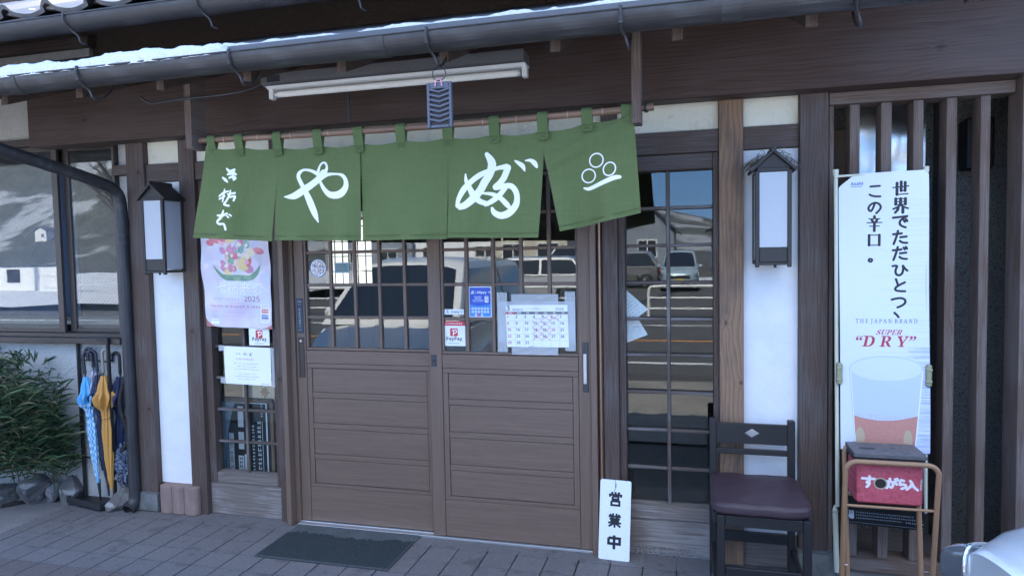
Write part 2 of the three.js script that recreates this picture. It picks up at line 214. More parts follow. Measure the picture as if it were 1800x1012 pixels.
{ // concrete apron and planting bed at the wall
  const sh = new THREE.Shape(); sh.moveTo(-3.745, 0.9); sh.lineTo(-3.745, -0.16); sh.lineTo(-3.86, -0.13); sh.quadraticCurveTo(-4.0, 0.03, -4.15, 0.24); sh.lineTo(-4.6, 0.6); sh.lineTo(-5.2, 0.9);
  const g = new THREE.ExtrudeGeometry(sh, { depth: 0.1, bevelEnabled: false, curveSegments: 12 }).applyMatrix4(new THREE.Matrix4().set(1, 0, 0, 0, 0, 0, 1, -0.105, 0, 1, 0, 0, 0, 0, 0, 1));
  structure('concrete_apron', flipped(g), M.concrete);
  { const sh2 = new THREE.Shape(); sh2.moveTo(-3.26, -0.06); sh2.lineTo(-6.5, -0.06); sh2.lineTo(-6.5, 0.9); sh2.lineTo(-5.2, 0.88); sh2.lineTo(-4.6, 0.58); sh2.lineTo(-4.15, 0.22); sh2.quadraticCurveTo(-4.0, 0.01, -3.86, -0.03); sh2.lineTo(-3.28, -0.04);
    const g2 = new THREE.ExtrudeGeometry(sh2, { depth: 0.06, bevelEnabled: false, curveSegments: 12 }).applyMatrix4(new THREE.Matrix4().set(1, 0, 0, 0, 0, 0, 1, -0.045, 0, 1, 0, 0, 0, 0, 0, 1)); structure('planting_bed', flipped(g2), M.soil); }
  const kerb = []; for (let i = 0; i <= 12; i++) { const q = i / 12; kerb.push([-3.78 - 1.1 * q, -0.01, -0.13 + 0.6 * q + 0.06 * Math.sin(q * 3)]); }
  structure('bed_kerb', tube(kerb, 0.034, 40, 8), M.concrete);
}

// ---------------------------------------------------------------- the restaurant building
const B = thing('restaurant_building', 'old Japanese restaurant front with dark timber posts, white plaster and sliding doors', 'building', [-1, 0, 0]);
// posts and rails
const P0 = (name, x0, x1, y0, y1, z0, z1, m, g = 'y', label, r) => add(B, name, bx(x0, x1, y0, y1, z0, z1, g, r), m, label);
P0('post', -3.227, -3.1, 0.112, 2.2, -0.08, 0.03, M.darkWood); P0('post', -2.867, -2.762, 0.0, 2.2, -0.08, 0.022, M.darkWood);
P0('post', -2.275, -2.209, 0, 2.2, -0.08, 0.012, M.darkWood); P0('post', -0.426, -0.352, 0, 2.2, -0.08, 0.03, M.darkWood);
P0('post', 0.12, 0.228, 0.004, 2.2, -0.08, 0.032, M.lightWood, 'y', 'lighter weathered post with knots'); P0('post', 0.468, 0.588, 0.112, 2.2, -0.08, 0.035, M.darkWood);
P0('post', 1.308, 1.43, -0.09, 2.95, -0.05, 0.09, M.slatWood);
const stoneGeo = (x0, x1, y1, z0, z1) => { const g = bx(x0, x1, 0, y1, z0, z1, 'x', 0.008), p = g.attributes.position, cx = (x0 + x1) / 2, cz = (z0 + z1) / 2; for (let i = 0; i < p.count; i++) { const k = 1.16 - 0.16 * p.getY(i) / y1; p.setX(i, cx + (p.getX(i) - cx) * k); p.setZ(i, cz + (p.getZ(i) - cz) * k); } return g; };
add(B, 'foundation_stone', stoneGeo(-3.245, -3.09, 0.112, -0.1, 0.045), M.stone); add(B, 'foundation_stone', stoneGeo(0.455, 0.615, 0.112, -0.12, 0.06), M.stone);
P0('main_beam', -3.83, 1.306, 2.185, 2.64, 0.014, 0.13, M.beamWood, 'x', undefined, 0.008);
for (const [a, b] of [[-3.1, -2.867], [-2.762, -2.275], [-0.352, 0.12], [0.228, 0.468]]) P0('cross_rail', a, b, 1.957, 2.06, -0.06, 0.014, M.darkWood, 'x');
P0('cross_rail', -3.36, -3.229, 2.01, 2.07, -0.06, 0.0, M.darkWood, 'x'); P0('lintel', -2.207, -0.428, 1.905, 2.06, -0.06, 0.05, M.darkWood, 'x');
for (const [a, b, m] of [[-3.1, -2.867, M.creamPlaster], [-2.762, -2.275, M.creamPlaster], [-2.207, -0.428, M.creamPlaster], [-0.352, 0.12, M.creamPlaster], [0.228, 0.468, M.creamPlaster]]) P0('plaster_panel', a, b, 2.061, 2.2, -0.07, -0.004, m, 'x', 'cream rough plaster');
P0('plaster_panel', -3.1, -2.867, 0.165, 1.956, -0.07, -0.004, M.plaster); P0('plaster_panel', 0.228, 0.468, 0.157, 1.956, -0.07, -0.004, M.plaster);
P0('base_board', 0.229, 0.467, 0.0, 0.156, -0.07, 0.004, M.greyWood, 'x'); P0('base_board', -3.1, -2.867, 0, 0.164, -0.07, -0.02, M.greyWood, 'x');
// left wall with its window opening
P0('stucco_wall', -8, -3.229, -0.1, 0.995, -0.2, -0.052, M.stucco, 'x'); P0('stucco_wall', -3.36, -3.229, 0.995, 2.62, -0.2, -0.052, M.stucco); P0('stucco_wall', -8, -3.36, 2.27, 2.62, -0.2, -0.052, M.stucco, 'x'); P0('stucco_wall', -8, -5.3, 0.995, 2.27, -0.2, -0.052, M.stucco);
// hidden building body that closes the rooms
P0('side_wall', -8, -7.85, -0.1, 3.0, -5.2, -0.2, M.stucco); P0('side_wall', 5.85, 6, -0.1, 3.0, -5.2, -0.21, M.stucco); P0('front_wall', 1.75, 6, -0.1, 2.62, -0.2, -0.05, M.stucco, 'x');
for (const [a, b, c, d] of [[-7.85, -4.9, -0.1, 3.1], [-4.2, 5.85, -0.1, 3.1], [-4.9, -4.2, 2.12, 3.1], [-4.9, -4.2, -0.1, 1.09]]) P0('rear_wall', a, b, c, d, -5.2, -5.05, M.interior, 'x');
P0('room_floor', -7.85, 5.85, -0.1, -0.012, -5.05, -0.17, M.concrete, 'x'); P0('room_ceiling', -7.85, 5.85, 2.62, 2.7, -5.05, -0.02, M.interior, 'x');
P0('room_partition', -3.33, -3.25, -0.01, 2.62, -2.2, -0.21, M.interior); P0('room_partition', 0.53, 0.62, -0.01, 2.62, -5.05, -0.1, M.interior);
{ // paper screen in the rear wall, lit from outside
  const w = sub(B, 'rear_window'); add(w, 'paper', bx(-4.9, -4.2, 1.09, 2.12, -5.13, -5.127, 'x', 0), phy({ color: lin(0.85, 0.84, 0.8), roughness: 1, transmission: 0.55, thickness: 0 }));
  for (let i = 0; i <= 6; i++) add(w, 'lattice_bar', bx(-4.9 + i * 0.1167 - (i === 3 ? 0.03 : 0.007), -4.9 + i * 0.1167 + (i === 3 ? 0.03 : 0.007), 1.09, 2.12, -5.12, -5.1), M.muntinWood); for (let i = 0; i <= 5; i++) add(w, 'lattice_bar', bx(-4.9, -4.2, 1.09 + i * 0.206 - 0.006, 1.09 + i * 0.206 + 0.006, -5.118, -5.102, 'x'), M.muntinWood);
}
const LV = [0.43, 0.619, 0.806, 0.99, 1.167, 1.345, 1.525, 1.705];
function lattice(name, x0, x1, xm, yb, yt, levels, label) {               // a glazed timber lattice
  const w = sub(B, name, label), z = -0.026;
  add(w, 'muntin', bx(xm - 0.009, xm + 0.009, yb, yt, z - 0.022, z), M.muntinWood);
  for (const y of levels) for (const [a, b] of [[x0, xm - 0.009], [xm + 0.009, x1]]) add(w, 'muntin', bx(a, b, y - 0.008, y + 0.008, z - 0.024, z - 0.003, 'x'), M.muntinWood);
  const ys = [yb, ...levels, yt];
  for (let i = 0; i + 1 < ys.length; i++) for (const [a, b] of [[x0, xm], [xm, x1]]) add(w, 'pane', bx(a + 0.002, b - 0.002, ys[i] + 0.001, ys[i + 1] - 0.001, z - 0.03, z - 0.027, 'x', 0), M.glass);
  return w;
}
{ const w = lattice('lattice_window', -2.711, -2.306, -2.513, 0.252, 1.882, LV, 'narrow lattice window beside the doors');
  add(w, 'stile', bx(-2.762, -2.711, 0.19, 1.957, -0.075, -0.006), M.darkWood); add(w, 'stile', bx(-2.306, -2.275, 0.19, 1.957, -0.075, -0.006), M.darkWood); add(w, 'top_rail', bx(-2.711, -2.306, 1.882, 1.957, -0.075, -0.008, 'x'), M.darkWood); add(w, 'bottom_rail', bx(-2.711, -2.306, 0.19, 0.252, -0.075, -0.008, 'x'), M.greyWood); add(w, 'base_board', bx(-2.762, -2.275, 0, 0.189, -0.075, -0.012, 'x'), M.greyWood); }
{ const w = lattice('lattice_window', -0.319, 0.094, -0.115, 0.252, 1.882, LV, 'tall lattice window reflecting the street');
  add(w, 'stile', bx(-0.352, -0.319, 0.18, 1.957, -0.075, -0.004), M.darkWood); add(w, 'stile', bx(0.094, 0.12, 0.18, 1.957, -0.075, -0.004), M.darkWood); add(w, 'top_rail', bx(-0.319, 0.094, 1.882, 1.957, -0.075, -0.006, 'x'), M.darkWood); add(w, 'bottom_rail', bx(-0.352, 0.12, 0.181, 0.252, -0.075, -0.002, 'x'), M.greyWood); add(w, 'base_board', bx(-0.352, 0.12, 0, 0.18, -0.075, -0.01, 'x'), M.greyWood); 
  const rr = rng(77), gs = []; for (let i = 0; i < 900; i++) { const s = 0.0012 + rr() * 0.0028, q = Math.pow(rr(), 2.2); gs.push(new THREE.TetrahedronGeometry(s).translate(-0.345 + rr() * 0.46, 0.002 + q * 0.045, -0.009)); } tag(add(B, 'salt_crust', gs, M.snow), null, null, null, 'stuff'); }
function door(x0, x1, zf, sl, sr, cols, label) {
  const d = sub(B, 'sliding_door', label), zb = zf - 0.032, a = x0 + sl, b = x1 - sr, F = M.doorFilm;
  add(d, 'stile', bx(x0, a - 0.0, 0.014, 1.903, zb, zf), F); add(d, 'stile', bx(b, x1, 0.014, 1.903, zb, zf), F); add(d, 'top_rail', bx(a, b, 1.884, 1.903, zb, zf - 0.001, 'x'), F);
  const gx0 = a + 0.014, gx1 = b - 0.008;
  add(d, 'bead', bx(a, gx0, 0.998, 1.884, zb, zf - 0.006), F); add(d, 'bead', bx(gx1, b, 0.998, 1.884, zb, zf - 0.006), F); add(d, 'bead', bx(a, b, 0.983, 0.998, zb, zf - 0.005, 'x'), F);
  const mx = [gx0, ...cols, gx1], my = [0.998, 1.167, 1.345, 1.525, 1.705, 1.884];
  for (const x of cols) add(d, 'muntin', bx(x - 0.0092, x + 0.0092, 0.998, 1.884, zb + 0.006, zf - 0.007), F);
  for (const y of my.slice(1, 5)) for (let i = 0; i < 5; i++) add(d, 'muntin', bx(mx[i] + (i ? 0.0092 : 0), mx[i + 1] - (i < 4 ? 0.0092 : 0), y - 0.0085, y + 0.0085, zb + 0.006, zf - 0.009, 'x'), F);
  for (let i = 0; i < 5; i++) for (let j = 0; j < 5; j++) add(d, 'pane', bx(mx[i] + 0.001, mx[i + 1] - 0.001, my[j] + 0.001, my[j + 1] - 0.001, zb + 0.009, zb + 0.012, 'x', 0), M.glass);
  add(d, 'lock_rail', bx(a + 0.0012, b - 0.0012, 0.91, 0.9815, zb, zf - 0.001, 'x', 0.002), F);
  add(d, 'backing', bx(a, b, 0.016, 0.98, zb - 0.001, zf - 0.011, 'x'), M.bronzeAlu);
  const s = 0.03; // frame round the boards
  add(d, 'frame_strip', bx(a + 0.0015, b - 0.0015, 0.883, 0.9085, zb, zf - 0.003, 'x', 0.002), F); add(d, 'frame_strip', bx(a + 0.0015, b - 0.0015, 0.2115, 0.229, zb, zf - 0.003, 'x', 0.002), F);
  for (const [p, q] of [[a + 0.0015, a + s], [b - s, b - 0.0015]]) add(d, 'frame_strip', bx(p, q, 0.2295, 0.8825, zb, zf - 0.0035, 'y', 0.002), F);
  for (const [p, q] of [[0.747, 0.8805], [0.573, 0.7145], [0.398, 0.5415], [0.2315, 0.3685]]) add(d, 'board', bx(a + s + 0.002, b - s - 0.002, p + 0.001, q - 0.001, zb, zf - 0.0075, 'x', 0.0025), F);
  for (const [p, q] of [[0.715, 0.7465], [0.542, 0.5725], [0.369, 0.3975]]) add(d, 'ledge', bx(a + s + 0.0005, b - s - 0.0005, p, q, zb, zf - 0.0045, 'x', 0.002), F);
  add(d, 'kick_board', bx(a + 0.0012, b - 0.0012, 0.016, 0.2105, zb, zf - 0.0015, 'x', 0.002), F);
  return d;
}
{ const d = door(-2.15, -1.272, -0.002, 0.059, 0.07, [-1.9285, -1.782, -1.6365, -1.4895], 'rear leaf with round sticker');
  add(d, 'pull_handle', [bx(-2.136, -2.1, 0.826, 1.057, -0.012, 0.0005, 'y', 0.004), bx(-2.136, -2.129, 0.83, 1.053, 0, 0.004), bx(-2.107, -2.1, 0.83, 1.053, 0, 0.004)], M.bronzeAlu); add(d, 'keyhole', new THREE.CylinderGeometry(0.007, 0.007, 0.006, 16).rotateX(Math.PI / 2).translate(-2.118, 1.035, 0.003), M.steel); }
{ const d = door(-1.34, -0.487, 0.035, 0.071, 0.062, [-1.128, -0.9845, -0.8375, -0.692], 'front leaf with calendar');
  const h = add(d, 'pull_handle', [bx(-0.528, -0.499, 0.81, 1.055, 0.033, 0.039, 'y', 0.003)], M.darkMetal); add(h, 'grip', bx(-0.524, -0.506, 0.85, 1.0, 0.039, 0.046, 'y', 0.003), M.alu);
  add(d, 'lock_plate', [bx(-1.329, -1.298, 0.916, 0.979, 0.033, 0.0375, 'y', 0.0015)], M.darkMetal); add(d, 'keyhole', new THREE.CylinderGeometry(0.006, 0.006, 0.004, 16).rotateX(Math.PI / 2).translate(-1.314, 0.948, 0.039), M.blackMetal); }
add(B, 'door_jamb', bx(-2.208, -2.178, 0, 1.905, -0.06, 0.06), M.doorFilm); add(B, 'door_jamb', bx(-2.178, -2.151, 0, 1.905, -0.06, 0.012), M.doorFilm); add(B, 'door_jamb', bx(-0.486, -0.455, 0, 1.905, -0.06, 0.06), M.doorFilm);
add(B, 'door_sill', [bx(-2.15, -0.487, 0, 0.012, -0.06, 0.046, 'x', 0.002), bx(-2.15, -1.345, 0.012, 0.0145, 0.0, 0.01, 'x', 0)], M.alu);
P0('jamb_filler', -0.454, -0.428, 0, 1.905, -0.06, 0.02, M.darkWood); add(B, 'copper_pipe', rod([-0.44, 0.38, 0.034], [-0.44, 1.9, 0.034], 0.0065), std({ color: lin(0.45, 0.25, 0.16), metalness: 0.7, roughness: 0.45 }));
{ // sliding aluminium window of the wall beside the shrub
  const w = sub(B, 'aluminium_window', 'wired glass sliding window'), m = M.bronzeAlu;
  add(w, 'frame', [bx(-5.3, -3.36, 2.225, 2.27, -0.14, -0.02, 'x'), bx(-5.3, -3.36, 1.03, 1.055, -0.14, -0.02, 'x'), bx(-3.378, -3.36, 1.03, 2.27, -0.14, -0.018), bx(-5.3, -5.27, 1.03, 2.27, -0.14, -0.018)], m);
  add(w, 'sill', bx(-5.3, -3.345, 0.995, 1.03, -0.14, 0.015, 'x', 0.004), m);
  const wire = (() => { const N = 512, f = (u, v) => { const a = Math.abs(((u + v) * 22) % 1 - 0.5), b = Math.abs(mod((u - v) * 22, 1) - 0.5); return a > 0.468 || b > 0.468 ? 0.82 : 1; }; return grayTex(N, N, f, 0.62, 0.62); })();
  const wg = phy({ color: lin(0.88, 0.93, 0.95), roughness: 0, transmission: 1, thickness: 0, ior: 1.65, transmissionMap: wire }); 
  for (const [x0, x1, z] of [[-4.62, -3.825, -0.045], [-3.822, -3.378, -0.085]]) {
    const s = sub(w, 'sash'); add(w, 'stile', bx(x1 - (z > -0.06 ? 0.045 : 0.002), x1, 1.056, 2.224, z - 0.02, z), m); add(w, 'stile', bx(x0, x0 + 0.045, 1.056, 2.224, z - 0.02, z), m); add(w, 'rail', bx(x0 + 0.045, x1 - 0.002, 1.056, 1.078, z - 0.02, z - 0.002, 'x'), m); add(w, 'rail', bx(x0 + 0.045, x1 - 0.002, 2.19, 2.224, z - 0.02, z - 0.002, 'x'), m);
    add(w, 'pane', bx(x0 + 0.045, x1 - 0.003, 1.078, 2.19, z - 0.013, z - 0.009, 'x', 0), wg); w.remove(s);
  }
  add(w, 'pane', bx(-5.27, -4.64, 1.06, 2.22, -0.1, -0.096, 'x', 0), wg);
  add(w, 'inner_rail', bx(-3.8, -3.38, 1.345, 1.362, -0.16, -0.14, 'x'), m); add(w, 'inner_ledge', bx(-5.2, -3.37, 1.09, 1.115, -0.5, -0.2, 'x'), M.interior);
  add(w, 'curtain', bx(-5.1, -4.3, 1.1, 2.2, -0.62, -0.6), std({ color: lin(0.06, 0.08, 0.13), roughness: 0.9 }));
}
{ // timber lattice screen and the recess behind it
  const s = sub(B, 'lattice_screen', 'weathered vertical slats');
  add(s, 'top_rail', bx(0.59, 1.306, 2.13, 2.184, -0.085, 0.03, 'x'), M.slatWood); add(s, 'bottom_rail', bx(0.6, 1.306, 0.03, 0.092, -0.085, 0.035, 'x'), M.slatWood); add(s, 'ground_sill', bx(0.6, 1.306, -0.09, 0.029, -0.09, 0.02, 'x'), M.greyWood);
  for (const [a, b] of [[0.592, 0.612], [0.676, 0.717], [0.801, 0.844], [0.928, 0.968], [1.055, 1.096], [1.183, 1.221]]) add(s, 'slat', bx(a, b, 0.093, 2.129, -0.075, 0.018), M.slatWood);
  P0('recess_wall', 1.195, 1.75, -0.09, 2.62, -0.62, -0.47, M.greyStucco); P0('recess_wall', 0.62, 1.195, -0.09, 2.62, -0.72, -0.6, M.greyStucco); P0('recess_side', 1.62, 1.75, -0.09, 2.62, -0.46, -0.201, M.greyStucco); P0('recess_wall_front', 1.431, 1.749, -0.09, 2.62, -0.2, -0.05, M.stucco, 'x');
  P0('recess_ceiling', 0.62, 1.4, 2.3, 2.34, -0.6, 0.0, M.cardWhite, 'x'); P0('recess_floor', 0.62, 1.62, -0.1, -0.03, -0.6, -0.092, M.concrete, 'x');
  P0('steel_sheet', 0.8, 1.125, 1.2, 2.21, -0.5, -0.48, std({ color: lin(0.7, 0.71, 0.72), metalness: 1, roughness: 0.22, bumpMap: grayTex(128, 128, (u, v) => fbm(u * 3, v * 3, 88, 3, 3, 3), 0.8, 0.8), bumpScale: 0.02 }), 'y', 'dull stainless steel sheet'); P0('recess_door', 0.63, 0.79, -0.02, 2.1, -0.52, -0.48, M.interiorDark);
  add(B, 'meter_box', bx(1.26, 1.38, 1.86, 2.1, -0.47, -0.36, 'y', 0.01), M.blackMetal);
}
// ---------------------------------------------------------------- lower eave
{
  const r = sub(B, 'lower_eave'), X0 = -8, X1 = 0.9, line = (z) => 2.36 + (0.78 - z) * 0.4;
  add(r, 'soffit', flat(X0, X1, 0.1, 0.77, 0).applyMatrix4(new THREE.Matrix4().set(1, 0, 0, 0, 0, 1, -0.4, 2.672, 0, 0, 1, 0, 0, 0, 0, 1)), M.beamWood);
  add(r, 'roof_sheet', extrudeX([[0.8, 2.405], [0.8, 2.375], [-0.05, 2.715], [-0.05, 2.745]], X0, X1), M.fascia);
  add(r, 'fascia', bx(X0, X1, 2.352, 2.404, 0.772, 0.792, 'x', 0.003), M.fascia);
  for (let x = -4.6; x < 0.85; x += 0.455) add(r, 'rafter', extrudeX([[0.74, 2.36], [0.74, 2.268], [0.13, 2.512], [0.13, 2.61]], x - 0.02, x + 0.02), M.darkWood);
  const prof = []; for (let i = 0; i <= 16; i++) { const a = Math.PI * i / 16; prof.push([0.835 + 0.058 * Math.cos(a), 2.35 - 0.066 * Math.sin(a)]); } for (let i = 16; i >= 0; i--) { const a = Math.PI * i / 16; prof.push([0.835 + 0.0545 * Math.cos(a), 2.35 - 0.0625 * Math.sin(a)]); }
  const gt = sub(B, 'gutter'); add(gt, 'channel', extrudeX(prof, -8, 0.86), M.gutter); add(gt, 'rim', rod([-8, 2.351, 0.894], [0.86, 2.351, 0.894], 0.0042), M.gutter); add(gt, 'end_cap', bx(0.858, 0.866, 2.284, 2.352, 0.778, 0.893), M.gutter);
  for (const x of [-2.62, -1.84, -0.97, -0.24, 0.52]) add(gt, 'hanger', [tube([[x, 2.36, 0.9], [x, 2.315, 0.898], [x, 2.284, 0.87], [x + 0.012, 2.262, 0.845], [x + 0.02, 2.235, 0.84], [x + 0.02, 2.232, 0.815], [x + 0.02, 2.262, 0.76], [x + 0.02, 2.31, 0.72]], 0.0052, 30, 6), bx(x - 0.007, x + 0.007, 2.3, 2.362, 0.893, 0.898, 'y', 0.001)], M.gutter);
  for (const x of [-3.05, -1.22, 0.1]) add(gt, 'sleeve', extrudeX(prof.map(([z, y]) => [0.835 + (z - 0.835) * 1.05, 2.35 + (y - 2.35) * 1.05]), x, x + 0.07), M.gutter);
  // downpipe from the gutter along the wall
  const dp = sub(B, 'downpipe'); add(dp, 'pipe', [tube([[-3.42, 2.3, 0.835], [-3.415, 2.16, 0.82], [-3.37, 2.085, 0.72], [-3.32, 2.02, 0.46], [-3.275, 1.955, 0.2], [-3.252, 1.91, 0.09], [-3.25, 1.82, 0.055], [-3.25, 1.6, 0.05]], 0.033, 60, 14), rod([-3.25, 0.1, 0.05], [-3.25, 1.6, 0.05], 0.033, 0.033, 18)], M.gutter); for (const y of [0.58, 1.7]) add(dp, 'collar', rod([-3.25, y, 0.051], [-3.25, y + 0.04, 0.051], 0.037), M.gutter); add(dp, 'shoe', tube([[-3.25, 0.12, 0.05], [-3.25, 0.07, 0.055], [-3.25, 0.035, 0.08], [-3.25, 0.02, 0.11]], 0.036, 16, 12), M.gutter);
}
// ---------------------------------------------------------------- upper wall, upper roof
{
  P0('upper_wall', -3.42, 6, 2.66, 3.2, -0.12, 0.0, M.brownStucco, 'x'); P0('upper_wall', -8, -3.42, 2.66, 3.2, -0.12, -0.002, M.brownStucco, 'x'); P0('window_hood', -8, -3.43, 2.765, 2.825, 0.0, 0.06, M.darkWood, 'x'); P0('window_head', -8, -3.45, 2.66, 2.764, 0.0, 0.03, M.stucco, 'x');
  const r = sub(B, 'upper_roof'), prof = []; for (let i = 0; i <= 16; i++) { const a = Math.PI * i / 16; prof.push([0.56 + 0.058 * Math.cos(a), 2.712 - 0.068 * Math.sin(a)]); } for (let i = 16; i >= 0; i--) { const a = Math.PI * i / 16; prof.push([0.56 + 0.0545 * Math.cos(a), 2.712 - 0.0645 * Math.sin(a)]); }
  add(r, 'gutter', extrudeX(prof, -8, 6), M.gutter); add(r, 'gutter_rim', rod([-8, 2.714, 0.618], [6, 2.714, 0.618], 0.0045), M.gutter);
  for (let x = -2.98; x < 1; x += 0.77) add(r, 'gutter_hanger', tube([[x, 2.724, 0.624], [x, 2.68, 0.622], [x + 0.01, 2.645, 0.59], [x + 0.03, 2.62, 0.57], [x + 0.035, 2.59, 0.56], [x + 0.045, 2.586, 0.54]], 0.0055, 24, 6), M.gutter);
  for (let x = -4.4; x < 2; x += 0.455) add(r, 'rafter', extrudeX([[0.5, 2.73], [0.5, 2.665], [-0.02, 2.899], [-0.02, 2.965]], x - 0.022, x + 0.022), M.darkWood);
  add(r, 'soffit', extrudeX([[0.52, 2.76], [0.52, 2.735], [-0.05, 2.99], [-0.05, 3.02]], -8, 6), M.beamWood);
  const clay = std({ map: colorTex(256, 256, (u, v) => [0.075, 0.078, 0.085].map((x) => x * (0.7 + 0.6 * fbm(u * 10, v * 10, 93, 4, 10, 10))), 0.4, 0.4), roughness: 0.45 });
  add(r, 'roof_bed', extrudeX([[0.5, 2.765], [-2.6, 4.16], [-5.35, 3.2], [-5.35, 3.1], [-2.6, 4.05], [0.5, 2.75]], -8, 6), clay);
  const tg = (() => { const N = 14, h = (s) => s < 0.3 ? 0.04 * Math.sin(Math.PI * s / 0.3) : -0.02 * Math.sin(Math.PI * (s - 0.3) / 0.7), pos = [], uv = [], idx = []; for (const [z, y, t] of [[0.33, 0.0, 0], [0.33, -0.022, 1], [-0.02, -0.01, 2], [-0.02, 0.012, 3]]) for (let i = 0; i <= N; i++) { const s = i / N; pos.push((s - 0.5) * 0.29, y + h(s) + 0.03, z); uv.push(s * 0.29, z); } const w = N + 1; for (const [a, b] of [[0, 1], [1, 2], [2, 3], [3, 0]]) for (let i = 0; i < N; i++) { const p = a * w + i, q = b * w + i; idx.push(p, q, p + 1, p + 1, q, q + 1); } const g = new THREE.BufferGeometry(); g.setAttribute('position', new THREE.Float32BufferAttribute(pos, 3)); g.setAttribute('uv', new THREE.Float32BufferAttribute(uv, 2)); g.setIndex(idx); const q = g.toNonIndexed(); q.computeVertexNormals(); return q; })();
  for (let k = 0; k < 2; k++) for (let i = 0; i < 22; i++) { const m = add(r, 'roof_tile', tg, clay), z = 0.28 - k * 0.3; m.position.set(-4.55 + i * 0.27 + 1, 2.882 + k * 0.135, z); m.rotation.x = 0.4225; }
  P0('upper_storey', -8, -2.2, 3.2, 4.1, -1.5, -1.35, M.stucco, 'x');
}
{ // snow left on the roofs
  function drift(x0, x1, n, f, seed) { const m = 12, pos = [], idx = [], uv = []; for (let i = 0; i <= n; i++) { const x = x0 + (x1 - x0) * i / n, q = f(x); for (let j = 0; j <= m; j++) { const a = Math.PI * j / m, k = 1 + 0.16 * (fbm(x * 22, j * 0.9, seed, 4) - 0.5) * 2; pos.push(x, q.y + q.h * Math.sin(a) * k, q.z + q.w * Math.cos(a) * k); uv.push(x, j * 0.02); } } for (let i = 0; i < n; i++) for (let j = 0; j < m; j++) { const a = i * (m + 1) + j, b = a + m + 1; idx.push(a, b, a + 1, b, b + 1, a + 1); } const g = new THREE.BufferGeometry(); g.setAttribute('position', new THREE.Float32BufferAttribute(pos, 3)); g.setAttribute('uv', new THREE.Float32BufferAttribute(uv, 2)); g.setIndex(idx); g.computeVertexNormals(); return flippedIndex(g); }
  function flippedIndex(g) { const a = g.index.array; for (let i = 0; i < a.length; i += 3) { const t = a[i + 1]; a[i + 1] = a[i + 2]; a[i + 2] = t; } g.computeVertexNormals(); return g; }
  const big = drift(-5, -1.84, 420, (x) => { const e = sstep(-1.84, -1.95, x), n = fbm(x * 6, 3, 12, 4); return { y: 2.345, z: 0.83, h: (0.045 + 0.045 * n) * (0.15 + 0.85 * e), w: 0.062 * (0.35 + 0.65 * e) + 0.008 * n }; }, 61);
  const thin = drift(-1.95, 0.86, 520, (x) => { const n = fbm(x * 9, 7, 14, 4); return { y: 2.398, z: 0.765, h: 0.012 + 0.03 * n, w: 0.03 }; }, 63);
  tag(add(scene, 'roof_snow', merge([big, thin]), M.snow), 'strip of old snow lying along the lower eave and gutter', 'snow', null, 'stuff');
  const rr = rng(41), pt = []; for (const [i, sc] of [[1, 0.7], [2, 1], [3, 1.1], [4, 1.2], [5, 1.2], [6, 1], [7, 0.8]]) { const g = new THREE.SphereGeometry(0.06 * sc, 20, 10); g.scale(1.3, 0.28, 1.5); const p = g.attributes.position; for (let k = 0; k < p.count; k++) p.setY(k, p.getY(k) + 0.02 * (fbm(p.getX(k) * 30 + i * 7, p.getZ(k) * 30, 15, 3) - 0.5)); g.computeVertexNormals(); pt.push(g.rotateX(0.42).translate(-4.55 + i * 0.27 + 0.06 + 0.02 * rr(), 2.82, 0.45 + 0.03 * rr())); }
  tag(add(scene, 'tile_snow', merge(pt), M.snow), 'small snow patches caught in the troughs of the roof tiles', 'snow', null, 'stuff');
}

